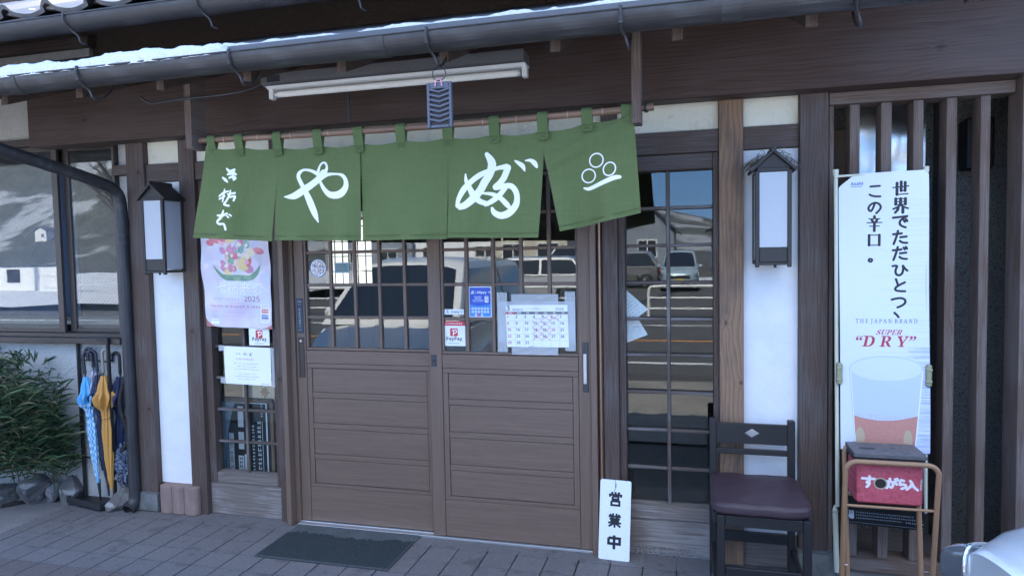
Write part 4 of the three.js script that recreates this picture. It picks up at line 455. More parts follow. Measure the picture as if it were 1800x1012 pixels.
// ---------------------------------------------------------------- papers and stickers on the glass
const sheetThing = (name, label, cat, geo, mat, group) => { geo.computeBoundingBox(); const b = geo.boundingBox, c = b.getCenter(V(0, 0, 0)), y0 = b.min.y; const m = add(scene, name, geo.translate(-c.x, -y0, -c.z), mat); m.position.set(c.x, y0, c.z); return tag(m, label, cat, group); };
const rect = (x0, x1, y0, y1, z, t) => sheet([x0, y1, z], [x1, y1, z], [x1, y0, z], [x0, y0, z], t);
{
  const art = print(512, 720, (c, w, h) => {
    fill(c, '#d3ccda', 0, 0, w, h); const r = rng(3);
    for (let i = 0; i < 9; i++) { c.fillStyle = `rgba(${200 + r() * 50},${190 + r() * 50},${210 + r() * 40},0.35)`; c.beginPath(); c.ellipse(r() * w, r() * h, 60 + r() * 120, 30 + r() * 60, r() * 3, 0, 7); c.fill(); }
    c.fillStyle = '#d4586a'; for (const [x, y, a] of [[110, 120, 50], [160, 100, 40], [440, 200, 36], [70, 150, 30]]) { c.beginPath(); c.ellipse(x, y, a, a * 0.6, 0.3, 0, 7); c.fill(); }
    const col = ['#d9607a', '#e8a0b0', '#4f8f6c', '#e7c878', '#d24a5e', '#7fae8c', '#eab9a0', '#c96f94', '#e9d9b0']; for (let i = 0; i < 60; i++) { const y = 90 + r() * 260, x = 150 + r() * 230 + (350 - y) * 0.02; c.fillStyle = col[Math.floor(r() * col.length)]; c.beginPath(); c.ellipse(x, y, 14 + r() * 20, 14 + r() * 24, r() * 3, 0, 7); c.fill(); }
    c.fillStyle = '#f0d9c8'; for (let i = 0; i < 9; i++) { c.beginPath(); c.arc(175 + (i % 4) * 55 + r() * 16, 150 + Math.floor(i / 4) * 68 + r() * 20, 13, 0, 7); c.fill(); }
    c.fillStyle = '#3f7f5a'; c.beginPath(); c.moveTo(84, 296); c.quadraticCurveTo(130, 345, 160, 362); c.lineTo(360, 362); c.quadraticCurveTo(410, 340, 440, 290); c.quadraticCurveTo(440, 380, 350, 402); c.lineTo(180, 402); c.quadraticCurveTo(110, 380, 84, 296); c.fill();
    c.strokeStyle = '#ffffff'; ['七', '福', '来', '券'].forEach((ch, i) => glyph(c, ch, 92 + i * 96, 412, 84, 8)); c.strokeStyle = 'rgba(130,110,135,0.9)'; ['七', '福', '来', '券'].forEach((ch, i) => glyph(c, ch, 95 + i * 96, 415, 84, 2));
    c.fillStyle = '#7a6a72'; c.font = '22px sans-serif'; c.fillText('F U J I Y O S H I D A', 88, 534); c.fillStyle = '#8e3440'; c.font = '50px sans-serif'; c.fillText('2025', 312, 540);
    c.fillStyle = '#9a4a52'; micro(c, 50, 570, 360, 17, 5); c.fillStyle = '#b4a7b2'; micro(c, 50, 612, 300, 10, 6); micro(c, 50, 640, 330, 10, 7);
    fill(c, '#f4f0f2', 420, 560, 74, 120); fill(c, '#b8483c', 428, 588, 58, 28); fill(c, '#3c5ca0', 428, 626, 58, 30); c.fillStyle = '#ffffff'; micro(c, 434, 594, 46, 16, 8, 1); micro(c, 434, 632, 46, 16, 9, 1); c.fillStyle = '#4b6aa8'; micro(c, 428, 566, 58, 12, 10, 1); micro(c, 428, 662, 58, 10, 11, 1);
    c.fillStyle = '#b0504a'; c.beginPath(); c.moveTo(0, 720); c.lineTo(0, 660); c.quadraticCurveTo(20, 712, 80, 720); c.fill(); c.beginPath(); c.moveTo(512, 720); c.lineTo(512, 690); c.quadraticCurveTo(470, 716, 430, 720); c.fill(); fill(c, '#fff', 36, 666, 70, 34); c.fillStyle = '#777'; micro(c, 42, 672, 58, 12, 12, 1); 
    fill(c, 'rgba(226,222,236,0.2)', 0, 0, w, h);
  }, { clearcoat: 0.9, clearcoatRoughness: 0.12, roughness: 0.5 });
  const wav = (s, q) => 0.006 * Math.sin(s * 9 + q * 5) + 0.004 * Math.sin(q * 17 + s * 4) + 0.003 * Math.sin(s * 23 - q * 11) + 0.008 * Math.sin(q * 3);
  sheetThing('poster', 'plastic-covered poster of a green boat full of figures hanging under the curtain', 'poster', sheet([-2.735, 1.72, 0.016], [-2.292, 1.708, 0.016], [-2.293, 1.118, 0.008], [-2.73, 1.112, 0.008], 0.001, 24, 30, wav), art);
  const payDraw = (top) => (c, w, h) => { fill(c, '#f2f3f5', 0, 0, w, h); let y0 = 0; if (top) { fill(c, '#d23b48', 0, 0, w, h * 0.17); c.fillStyle = '#fff'; micro(c, w * 0.14, h * 0.05, w * 0.72, h * 0.085, 3, 1); y0 = h * 0.12; } c.fillStyle = '#cf3a47'; const s = w * 0.34; round(c, w / 2 - s / 2, y0 + h * 0.16, s, s, s * 0.12); c.strokeStyle = '#fff'; c.lineWidth = s * 0.11; c.beginPath(); c.moveTo(w / 2 - s * 0.12, y0 + h * 0.16 + s * 0.9); c.lineTo(w / 2 - s * 0.0, y0 + h * 0.16 + s * 0.22); c.stroke(); c.beginPath(); c.ellipse(w / 2 + s * 0.02, y0 + h * 0.16 + s * 0.42, s * 0.34, s * 0.22, -0.25, -2.4, 2.2); c.stroke(); c.fillStyle = '#26272b'; c.font = `bold ${w * 0.21}px sans-serif`; c.textAlign = 'center'; c.fillText('PayPay', w / 2, top ? h * 0.77 : h * 0.74); c.fillStyle = '#3a6fb0'; micro(c, w * 0.26, h * 0.87, w * 0.48, h * 0.06, 5, 1); };
  sheetThing('payment_card', 'white payment card with a red square logo below the poster', 'sign', rect(-2.455, -2.322, 1.004, 1.108, -0.002, 0.0015), print(256, 200, payDraw(false), { roughness: 0.35 }));
  sheetThing('payment_card', 'white payment sticker with a red header on the front door leaf', 'sign', rect(-1.267, -1.143, 1.024, 1.152, 0.0172, 0.0012), print(256, 272, payDraw(true), { roughness: 0.35 }));
  const no = thing('notice_sheet', 'white printed notice in a clear sleeve on the narrow lattice window', 'notice', [-2.47, 0.77, -0.012]);
  add(no, 'paper', sheet([-2.634, 0.996, -0.012], [-2.325, 0.99, -0.01], [-2.316, 0.774, -0.008], [-2.632, 0.777, -0.012], 0.0008, 8, 6, (s, q) => 0.002 * Math.sin(s * 5 + q * 3)), print(512, 360, (c, w, h) => { fill(c, '#f4f5f8', 0, 0, w, h); c.fillStyle = '#333'; micro(c, 140, 62, 60, 16, 3); c.font = 'bold 1px serif'; c.strokeStyle = '#222'; c.lineWidth = 4; c.beginPath(); c.moveTo(212, 76); c.lineTo(246, 60); c.moveTo(222, 52); c.lineTo(236, 88); c.moveTo(232, 66); c.quadraticCurveTo(258, 60, 250, 78); c.stroke(); c.beginPath(); c.moveTo(290, 54); c.lineTo(280, 88); c.moveTo(284, 66); c.lineTo(300, 60); c.lineTo(290, 76); c.quadraticCurveTo(312, 78, 300, 90); c.moveTo(308, 52); c.lineTo(314, 58); c.stroke(); c.fillStyle = '#b9607e'; micro(c, 140, 110, 190, 20, 4, 1); c.fillStyle = '#555'; for (const [y, x, l] of [[158, 108, 260], [184, 140, 200], [210, 108, 262], [256, 150, 180], [280, 108, 270], [304, 140, 200], [340, 400, 80]]) micro(c, x, y, l, 9, y, 0.9); }, { roughness: 0.5, clearcoat: 0.5, clearcoatRoughness: 0.1 }));
  for (const [a, b, y0, y1] of [[-2.66, -2.63, 0.78, 0.812], [-2.665, -2.63, 0.968, 1.0], [-2.318, -2.298, 0.765, 0.99]]) add(no, 'clear_tape', rect(a, b, y0, y1, -0.006, 0.0006), M.film);
  const ro = new THREE.CylinderGeometry(0.05, 0.05, 0.0012, 40).rotateX(Math.PI / 2).translate(-2.008, 1.4395, -0.0205); { const p = ro.attributes.position, u = ro.attributes.uv; for (let i = 0; i < p.count; i++) u.setXY(i, (p.getX(i) + 2.058) / 0.1, (p.getY(i) - 1.3895) / 0.1); }
  sheetThing('round_sticker', 'round white sticker crowded with small coloured figures on the rear door leaf', 'sticker', ro, print(256, 256, (c) => { fill(c, '#5b88c0', 0, 0, 256, 256); c.fillStyle = '#eef0f4'; c.beginPath(); c.arc(128, 128, 119, 0, 7); c.fill(); const r = rng(9), cs = ['#c8503c', '#3f5fa8', '#7a5a48', '#d9905a', '#5a76b8', '#b8433c', '#394a78']; for (let i = 0; i < 170; i++) { const a = r() * 7, q = Math.sqrt(r()) * 104; c.fillStyle = cs[Math.floor(r() * 7)]; c.beginPath(); c.ellipse(128 + q * Math.cos(a), 128 + q * Math.sin(a), 3 + r() * 7, 3 + r() * 5, r() * 3, 0, 7); c.fill(); } fill(c, '#eef0f4', 40, 118, 176, 22); c.fillStyle = '#333'; micro(c, 56, 121, 150, 17, 2, 1); }, { roughness: 0.4 }));
  sheetThing('small_notice', 'small pale grey notice behind the glass beside the round sticker', 'notice', rect(-1.908, -1.818, 1.41, 1.468, -0.0205, 0.001), print(192, 128, (c, w, h) => { fill(c, '#b4c3c8', 0, 0, w, h); fill(c, '#8ba4a6', 8, 8, w - 16, h - 16); c.fillStyle = '#2c3a44'; micro(c, 30, 24, 130, 20, 3, 1); micro(c, 20, 54, 150, 18, 4, 1); micro(c, 24, 84, 150, 20, 5, 1); }));
  sheetThing('door_label', 'dark upright label strip with pale characters on the door stile', 'label', bx(-2.138, -2.1, 1.079, 1.273, -0.001, 0.004, 'y', 0.003).translate(0, 0, 0), print(64, 320, (c, w, h) => { fill(c, '#3a4352', 0, 0, w, h); }, { roughness: 0.4 }));
  { const g = rect(-2.132, -2.106, 1.085, 1.267, 0.0046, 0.0004); sheetThing('door_label_print', 'pale characters printed down the door label strip', 'lettering', g, print(64, 448, (c, w, h) => { fill(c, '#414b5c', 0, 0, w, h); c.strokeStyle = '#c9d2de'; c.fillStyle = '#c9d2de'; micro(c, 8, 20, 48, 24, 3, 1); micro(c, 12, 66, 40, 12, 4, 1); ['ひ', 'と', 'た', 'つ', 'の', 'す', 'こ'].forEach((ch, i) => glyph(c, ch, 16, 120 + i * 38, 32, 4)); micro(c, 10, 412, 44, 14, 6, 1); })); }
  sheetThing('payment_poster', 'blue payment poster with rows of small icons on the front door leaf', 'sign', rect(-1.12, -0.996, 1.174, 1.334, 0.0172, 0.0012), print(256, 332, (c, w, h) => { fill(c, '#dfe8f5', 0, 0, w, h); c.fillStyle = '#2a57c8'; round(c, 12, 12, w - 24, 200, 12); c.fillStyle = '#3f92e0'; c.fillRect(12, 190, w - 24, h - 202); c.fillStyle = '#2a57c8'; c.beginPath(); c.moveTo(12, 188); c.quadraticCurveTo(90, 212, 130, 206); c.quadraticCurveTo(200, 196, w - 12, 190); c.lineTo(w - 12, 150); c.lineTo(12, 150); c.fill(); c.fillStyle = '#fff'; c.font = 'bold 36px sans-serif'; c.fillText('Alipay', 92, 76); c.fillRect(78, 50, 3, 28); c.lineWidth = 5; c.strokeStyle = '#fff'; c.beginPath(); c.moveTo(30, 52); c.lineTo(62, 52); c.moveTo(46, 42); c.lineTo(46, 62); c.moveTo(30, 62); c.lineTo(60, 62); c.moveTo(54, 62); c.quadraticCurveTo(40, 84, 28, 74); c.quadraticCurveTo(40, 62, 66, 82); c.stroke(); c.beginPath(); c.moveTo(216, 62); c.lineTo(244, 62); c.moveTo(228, 50); c.lineTo(234, 74); c.stroke(); c.font = 'bold 17px sans-serif'; c.fillText('Pay smart', 62, 116); c.fillText('with your', 66, 136); c.fillText('home e-wallets', 42, 156); micro(c, 46, 166, 110, 7, 4, 1); round(c, 178, 104, 42, 68, 6); fill(c, '#55627a', 186, 112, 26, 8); fill(c, '#c9cfd8', 184, 126, 30, 34); for (let j = 0; j < 3; j++) for (let i = 0; i < (j < 2 ? 6 : 3); i++) { c.fillStyle = j === 2 && i === 1 ? '#d85060' : '#eef4fb'; round(c, (j < 2 ? 30 : 66) + i * 34, 226 + j * 34, 24, 24, 6); c.fillStyle = ['#3a7fd0', '#58a868', '#d0a040', '#c85050'][(i + j) % 4]; c.fillRect((j < 2 ? 36 : 72) + i * 34, 234 + j * 34, 12, 8); } }, { roughness: 0.35 }));
  sheetThing('payment_strip', 'narrow white payment strip stuck above the red headed sticker', 'sign', rect(-1.264, -1.148, 1.188, 1.216, 0.0172, 0.0012), print(256, 64, (c, w, h) => { fill(c, '#eef1f6', 0, 0, w, h); c.fillStyle = '#4a6ea8'; c.fillRect(44, 18, 26, 5); c.fillRect(54, 10, 5, 22); c.fillRect(44, 34, 30, 5); c.fillRect(48, 44, 26, 5); c.font = 'bold 34px sans-serif'; c.fillStyle = '#4b5a78'; c.fillText('Alipay', 100, 44); c.fillRect(212, 26, 26, 5); c.fillRect(222, 16, 5, 26); }, { roughness: 0.35 }));
  const cal = thing('wall_calendar', 'march calendar in a clear plastic sleeve taped to the front door leaf', 'calendar', [-0.755, 1, 0.041]);
  add(cal, 'page', sheet([-0.916, 1.24, 0.0415], [-0.599, 1.242, 0.0415], [-0.592, 1.037, 0.0415], [-0.911, 1.028, 0.0415], 0.0008, 12, 8, (s, q) => 0.0016 * Math.sin(s * 8 + q * 5) * Math.sin(q * 4)), print(1024, 672, (c, w, h) => {
    fill(c, '#f3f5fa', 0, 0, w, h); c.fillStyle = '#3c4048'; c.font = 'bold 116px sans-serif'; c.fillText('3', 8, 92); c.font = '52px sans-serif'; c.fillText('MARCH', 112, 94); c.font = '62px sans-serif'; c.fillText('2026', 826, 88); c.fillStyle = '#c05262'; micro(c, 450, 50, 120, 26, 4, 1); fill(c, '#565b66', 0, 108, w, 40); fill(c, '#c05262', 0, 108, w / 7, 40); c.font = 'bold 27px sans-serif'; c.fillStyle = '#fff'; c.textAlign = 'center'; ['SUN', 'MON', 'TUE', 'WED', 'THU', 'FRI', 'SAT'].forEach((d, i) => c.fillText(d, (i + 0.5) * w / 7, 138)); c.strokeStyle = '#8d929c'; c.lineWidth = 2; const ry = (h - 152) / 5; for (let i = 1; i < 7; i++) { c.beginPath(); c.moveTo(i * w / 7, 150); c.lineTo(i * w / 7, h); c.stroke(); } for (let j = 1; j < 5; j++) { c.beginPath(); c.moveTo(0, 150 + j * ry); c.lineTo(w, 150 + j * ry); c.stroke(); }
    c.textAlign = 'left'; c.font = 'bold 60px sans-serif'; for (let d = 1; d <= 31; d++) { const i = (d - 1) % 7, j = Math.floor((d - 1) / 7); c.fillStyle = i === 0 || d === 20 ? '#b5404f' : '#3b3f47'; c.fillText(String(d), i * w / 7 + 12, 150 + j * ry + 58); }
    c.strokeStyle = '#c8606c'; c.lineWidth = 7; const X = (a, b, e, f) => { c.beginPath(); c.moveTo(a * w / 7, 150 + b * ry); c.lineTo(e * w / 7, 150 + f * ry); c.stroke(); }; for (const [i, j] of [[4, 0], [5, 0], [3, 1], [4, 1], [3, 2], [4, 2], [3, 3], [4, 3]]) { X(i, j + 0.05, i + 1, j + 0.95); X(i + 1, j + 0.05, i, j + 0.95); } c.fillStyle = '#c8606c'; micro(c, 460, 210, 130, 24, 7, 1); micro(c, 740, 205, 130, 22, 8, 1);
  }, { roughness: 0.5, clearcoat: 0.8, clearcoatRoughness: 0.08, clearcoatNormalScale: new THREE.Vector2(1, 1) }));
  for (const [a, b, y0, y1, z] of [[-0.886, -0.645, 1.236, 1.295, 0.0398], [-0.888, -0.649, 0.989, 1.036, 0.0398], [-0.962, -0.909, 1.0, 1.304, 0.0372], [-0.613, -0.561, 1.012, 1.307, 0.0372], [-0.956, -0.562, 1.05, 1.258, 0.0384]]) add(cal, 'clear_film', sheet([a, y1, z], [b, y1, z], [b, y0, z], [a, y0, z], 0.0005, 10, 8, (s, q) => 0.0009 * Math.sin(s * 14 + q * 9 + a * 20)), M.film);
  // things seen through the glass
  const mb = thing('menu_board', 'framed black menu board lying on its side behind the narrow lattice window', 'menu board', [-2.66, 0.18, -0.2]);
  add(mb, 'frame', [bx(-2.87, -2.455, 0.625, 0.65, -0.215, -0.19, 'x'), bx(-2.87, -2.455, 0.165, 0.185, -0.215, -0.19, 'x'), bx(-2.47, -2.447, 0.18, 0.63, -0.216, -0.189), bx(-2.885, -2.865, 0.18, 0.63, -0.216, -0.189)], M.lightWood);
  add(mb, 'face', rect(-2.866, -2.47, 0.185, 0.625, -0.2, 0.004), print(400, 448, (c, w, h) => { fill(c, '#10141a', 0, 0, w, h); fill(c, '#8aa0b4', 0, 0, 90, h); c.fillStyle = '#a9bccc'; c.beginPath(); c.moveTo(0, 0); c.lineTo(150, 0); c.quadraticCurveTo(80, 160, 60, h); c.lineTo(0, h); c.fill(); c.save(); c.translate(0, h); c.rotate(-Math.PI / 2); c.fillStyle = '#dfe5ee'; c.fillRect(0, 95, 250, 36); c.fillStyle = '#1a1e26'; c.font = 'bold 30px monospace'; c.fillText('15:00~1 :00', 8, 124); c.fillStyle = '#dfe5ee'; for (const [x, y, l] of [[0, 160, 110], [150, 165, 110], [290, 165, 130]]) c.fillRect(x, y, l, 40); c.fillStyle = '#222'; micro(c, 8, 168, 90, 26, 4, 1); c.fillStyle = '#e8edf3'; c.fillRect(0, 205, 120, 22); micro(c, 0, 262, 300, 22, 8, 1); micro(c, 0, 302, 330, 30, 9, 1); c.fillRect(0, 336, 330, 3); micro(c, 360, 330, 80, 16, 11, 1); c.restore(); fill(c, '#e6e9ee', w - 36, 0, 10, h); fill(c, '#e6e9ee', 90, 0, w - 120, 8); }, { roughness: 0.5 }));
  sheetThing('fabric_bag', 'cream fabric bag with a brown flower motif behind the menu board', 'bag', sheet([-2.69, 0.8, -0.25], [-2.45, 0.8, -0.25], [-2.46, 0.6, -0.24], [-2.7, 0.6, -0.24], 0.01, 8, 6, (s, q) => 0.01 * Math.sin(s * 9)), print(256, 216, (c, w, h) => { fill(c, '#cfc8b6', 0, 0, w, h); c.fillStyle = '#5a4c40'; for (let i = 0; i < 8; i++) { c.beginPath(); c.ellipse(170 + 24 * Math.cos(i * 0.785), 130 + 22 * Math.sin(i * 0.785), 16, 9, i * 0.785, 0, 7); c.fill(); } c.beginPath(); c.arc(170, 130, 12, 0, 7); c.fill(); for (const [x, y, a] of [[150, 78, -0.6], [190, 76, 0.7], [168, 60, 1.5]]) { c.beginPath(); c.ellipse(x, y, 20, 9, a, 0, 7); c.fill(); } }, { roughness: 0.9 }));
  const pr = print(200, 256, (c, w, h) => { fill(c, '#eef1f8', 0, 0, w, h); c.fillStyle = '#8a90a0'; for (let i = 0; i < 8; i++) micro(c, 20, 24 + i * 28, 150, 12, i, 0.7); });
  sheetThing('hanging_leaflet', 'white leaflet hung cornerwise behind the tall window, higher of two', 'leaflet', sheet([-0.42, 1.235, -0.082], [-0.325, 1.31, -0.08], [-0.215, 1.215, -0.08], [-0.31, 1.135, -0.082], 0.001), pr);
  sheetThing('hanging_leaflet', 'white leaflet hung cornerwise behind the tall window, lower of two', 'leaflet', sheet([-0.4, 1.115, -0.088], [-0.268, 1.168, -0.086], [-0.217, 1.09, -0.086], [-0.35, 1.03, -0.088], 0.001), pr);
}
// ---------------------------------------------------------------- open sign leaning on the post
{
  const t = thing('open_sign', 'white board with three black characters leaning against the dark post', 'sign', [-0.379, 0.001, 0.098], { local: true }), w = 0.149, h = 0.382, s = new THREE.Shape(); { const r = 0.009, x = -w / 2; s.moveTo(x + r, 0); s.lineTo(-x - r, 0); s.quadraticCurveTo(-x, 0, -x, r); s.lineTo(-x, h - r); s.quadraticCurveTo(-x, h, -x - r, h); s.lineTo(x + r, h); s.quadraticCurveTo(x, h, x, h - r); s.lineTo(x, r); s.quadraticCurveTo(x, 0, x + r, 0); }
  const g = new THREE.ExtrudeGeometry(s, { depth: 0.012, bevelEnabled: true, bevelSize: 0.0008, bevelThickness: 0.0008, bevelSegments: 1 }).translate(0, 0, -0.012), p = g.attributes.position, u = g.attributes.uv; for (let i = 0; i < p.count; i++) u.setXY(i, p.getX(i) / w + 0.5, p.getY(i) / h);
  add(t, 'board', g, print(256, 656, (c, W, H) => { fill(c, '#e9eef3', 0, 0, W, H); const r = rng(6); for (let i = 0; i < 60; i++) { c.fillStyle = `rgba(120,130,145,${0.05 + 0.15 * r()})`; c.beginPath(); c.ellipse(r() * W, r() * H, 2 + r() * 9, 1 + r() * 3, r() * 3, 0, 7); c.fill(); } for (let i = 0; i < 26; i++) { c.fillStyle = 'rgba(70,80,95,0.6)'; c.fillRect(r() * W, r() * H, 3, 3); } c.strokeStyle = '#1d2229'; glyph(c, '営', 70, 92, 118, 18, 1, false); glyph(c, '業', 66, 268, 122, 17, 1, false); glyph(c, '中', 66, 448, 122, 22, 1, false); fill(c, '#20242c', 124, 46, 9, 9); }, { roughness: 0.55 }));
  add(t, 'cord', tube([[0.002, h - 0.03, 0.002], [-0.003, h - 0.01, 0.003], [0.001, h + 0.006, -0.004], [0.002, h - 0.028, 0.003], [-0.008, h - 0.055, 0.002]], 0.001, 20, 5), M.blackMetal); t.rotation.set(-0.118, 0, -0.026);
}
// ---------------------------------------------------------------- door mat
{ const g = bx(-2.145, -1.412, 0.0005, 0.009, 0.025, 0.447, 'x', 0.004), p = g.attributes.position, u = g.attributes.uv; for (let i = 0; i < p.count; i++) u.setXY(i, (p.getX(i) + 2.145) / 0.733, 1 - (p.getZ(i) - 0.025) / 0.422);
  sheetThing('door_mat', 'dark green ribbed door mat with a dusty worn strip before the rear door leaf', 'mat', g, std({ map: colorTex(1024, 512, (u, v) => { const e = 0.72 + 0.14 * (fbm(u * 5, 2, 5, 4) - 0.5) + 0.07 * (vn(u * 40, 3, 6) - 0.5), d = v > e ? 0.55 : 0, n = vn(u * 260, v * 150, 8), q = fbm(u * 9, v * 6, 4, 4); return mix3([0.022, 0.033, 0.037].map((x) => x * (0.6 + 0.8 * n)), [0.15, 0.16, 0.165], d * (0.5 + 0.6 * q) + (u < 0.012 || u > 0.988 || v < 0.02 ? 0.25 : 0)); }), bumpMap: grayTex(512, 256, (u, v) => vn(u * 250, v * 140, 9)), bumpScale: 0.003, roughness: 0.9 })); }
// ---------------------------------------------------------------- chair
{
  const t = thing('chair', 'black wooden chair with a maroon seat pad and a diamond cut in its back', 'chair', [0.26, 0, 0.32]), m = std({ map: colorTex(256, 256, (u, v) => { const n = fbm(u * 4, v * 40, 3, 4, 4, 40); return [0.017, 0.0165, 0.018].map((x) => x * (0.8 + 0.5 * n)); }, 0.5, 0.2), roughness: 0.42 });
  for (const [a, b] of [[0.07, 0.102], [0.409, 0.441]]) { const g = bx(a, b, 0, 0.725, 0.1, 0.134, 'y', 0.004), p = g.attributes.position; for (let i = 0; i < p.count; i++) if (p.getY(i) > 0.5) p.setZ(i, p.getZ(i) - 0.02); add(t, 'back_leg', g, m); }
  for (const [a, b] of [[0.09, 0.121], [0.416, 0.447]]) add(t, 'front_leg', bx(a, b, 0, 0.43, 0.5, 0.534, 'y', 0.003), m);
  const s = new THREE.Shape(); s.moveTo(0.102, 0.612); s.lineTo(0.409, 0.612); s.lineTo(0.409, 0.702); s.lineTo(0.102, 0.702); const h = new THREE.Path(); h.moveTo(0.222, 0.66); h.lineTo(0.258, 0.683); h.lineTo(0.294, 0.66); h.lineTo(0.258, 0.637); s.holes.push(h);
  add(t, 'backrest', new THREE.ExtrudeGeometry(s, { depth: 0.014, bevelEnabled: true, bevelSize: 0.0015, bevelThickness: 0.002, bevelSegments: 2 }).translate(0, 0, 0.092), m); add(t, 'back_bar', bx(0.1, 0.411, 0.562, 0.588, 0.098, 0.114, 'x'), m);
  add(t, 'back_rail', bx(0.102, 0.41, 0.16, 0.207, 0.108, 0.128, 'x'), m); add(t, 'back_apron', bx(0.102, 0.41, 0.375, 0.425, 0.108, 0.13, 'x'), m); add(t, 'front_apron', bx(0.121, 0.416, 0.385, 0.43, 0.506, 0.528, 'x'), m); add(t, 'front_rail', bx(0.121, 0.416, 0.178, 0.216, 0.508, 0.526, 'x'), m);
  for (const x of [0.084, 0.43]) { add(t, 'side_apron', bx(x - 0.009, x + 0.011, 0.385, 0.43, 0.134, 0.5, 'z'), m); add(t, 'side_rail', bx(x - 0.008, x + 0.01, 0.115, 0.15, 0.134, 0.5, 'z'), m); }
  const g = new THREE.BoxGeometry(0.384, 0.052, 0.43, 26, 6, 28), p = g.attributes.position; for (let i = 0; i < p.count; i++) { let x = p.getX(i) / 0.192, y = p.getY(i) / 0.026, z = p.getZ(i) / 0.215; const e = 6, q = Math.pow(Math.pow(Math.abs(x), e) + Math.pow(Math.abs(y * 0.9), e) + Math.pow(Math.abs(z), e), 1 / e), k = Math.max(Math.abs(x), Math.abs(y * 0.9), Math.abs(z)) / (q || 1); x *= k; z *= k; y *= k; const crown = y > 0 ? 0.012 * (1 - x * x) * (1 - z * z) - 0.006 * Math.exp(-((z + 0.9) ** 2) * 8 - x * x * 4) : 0; p.setXYZ(i, x * (0.192 + 0.004 * z), y * 0.026 + crown + 0.0012 * Math.sin(x * 9 + z * 7), z * 0.215); } g.computeVertexNormals(); g.translate(0.261, 0.455, 0.325);
  add(t, 'seat_pad', g, std({ map: colorTex(256, 256, (u, v) => { const n = fbm(u * 20, v * 20, 5, 4, 20, 20); return mix3([0.036, 0.021, 0.027], [0.065, 0.037, 0.048], n); }, 1, 1), bumpMap: grayTex(256, 256, (u, v) => fbm(u * 60, v * 60, 6, 3, 60, 60)), bumpScale: 0.0006, roughness: 0.48 }));
}
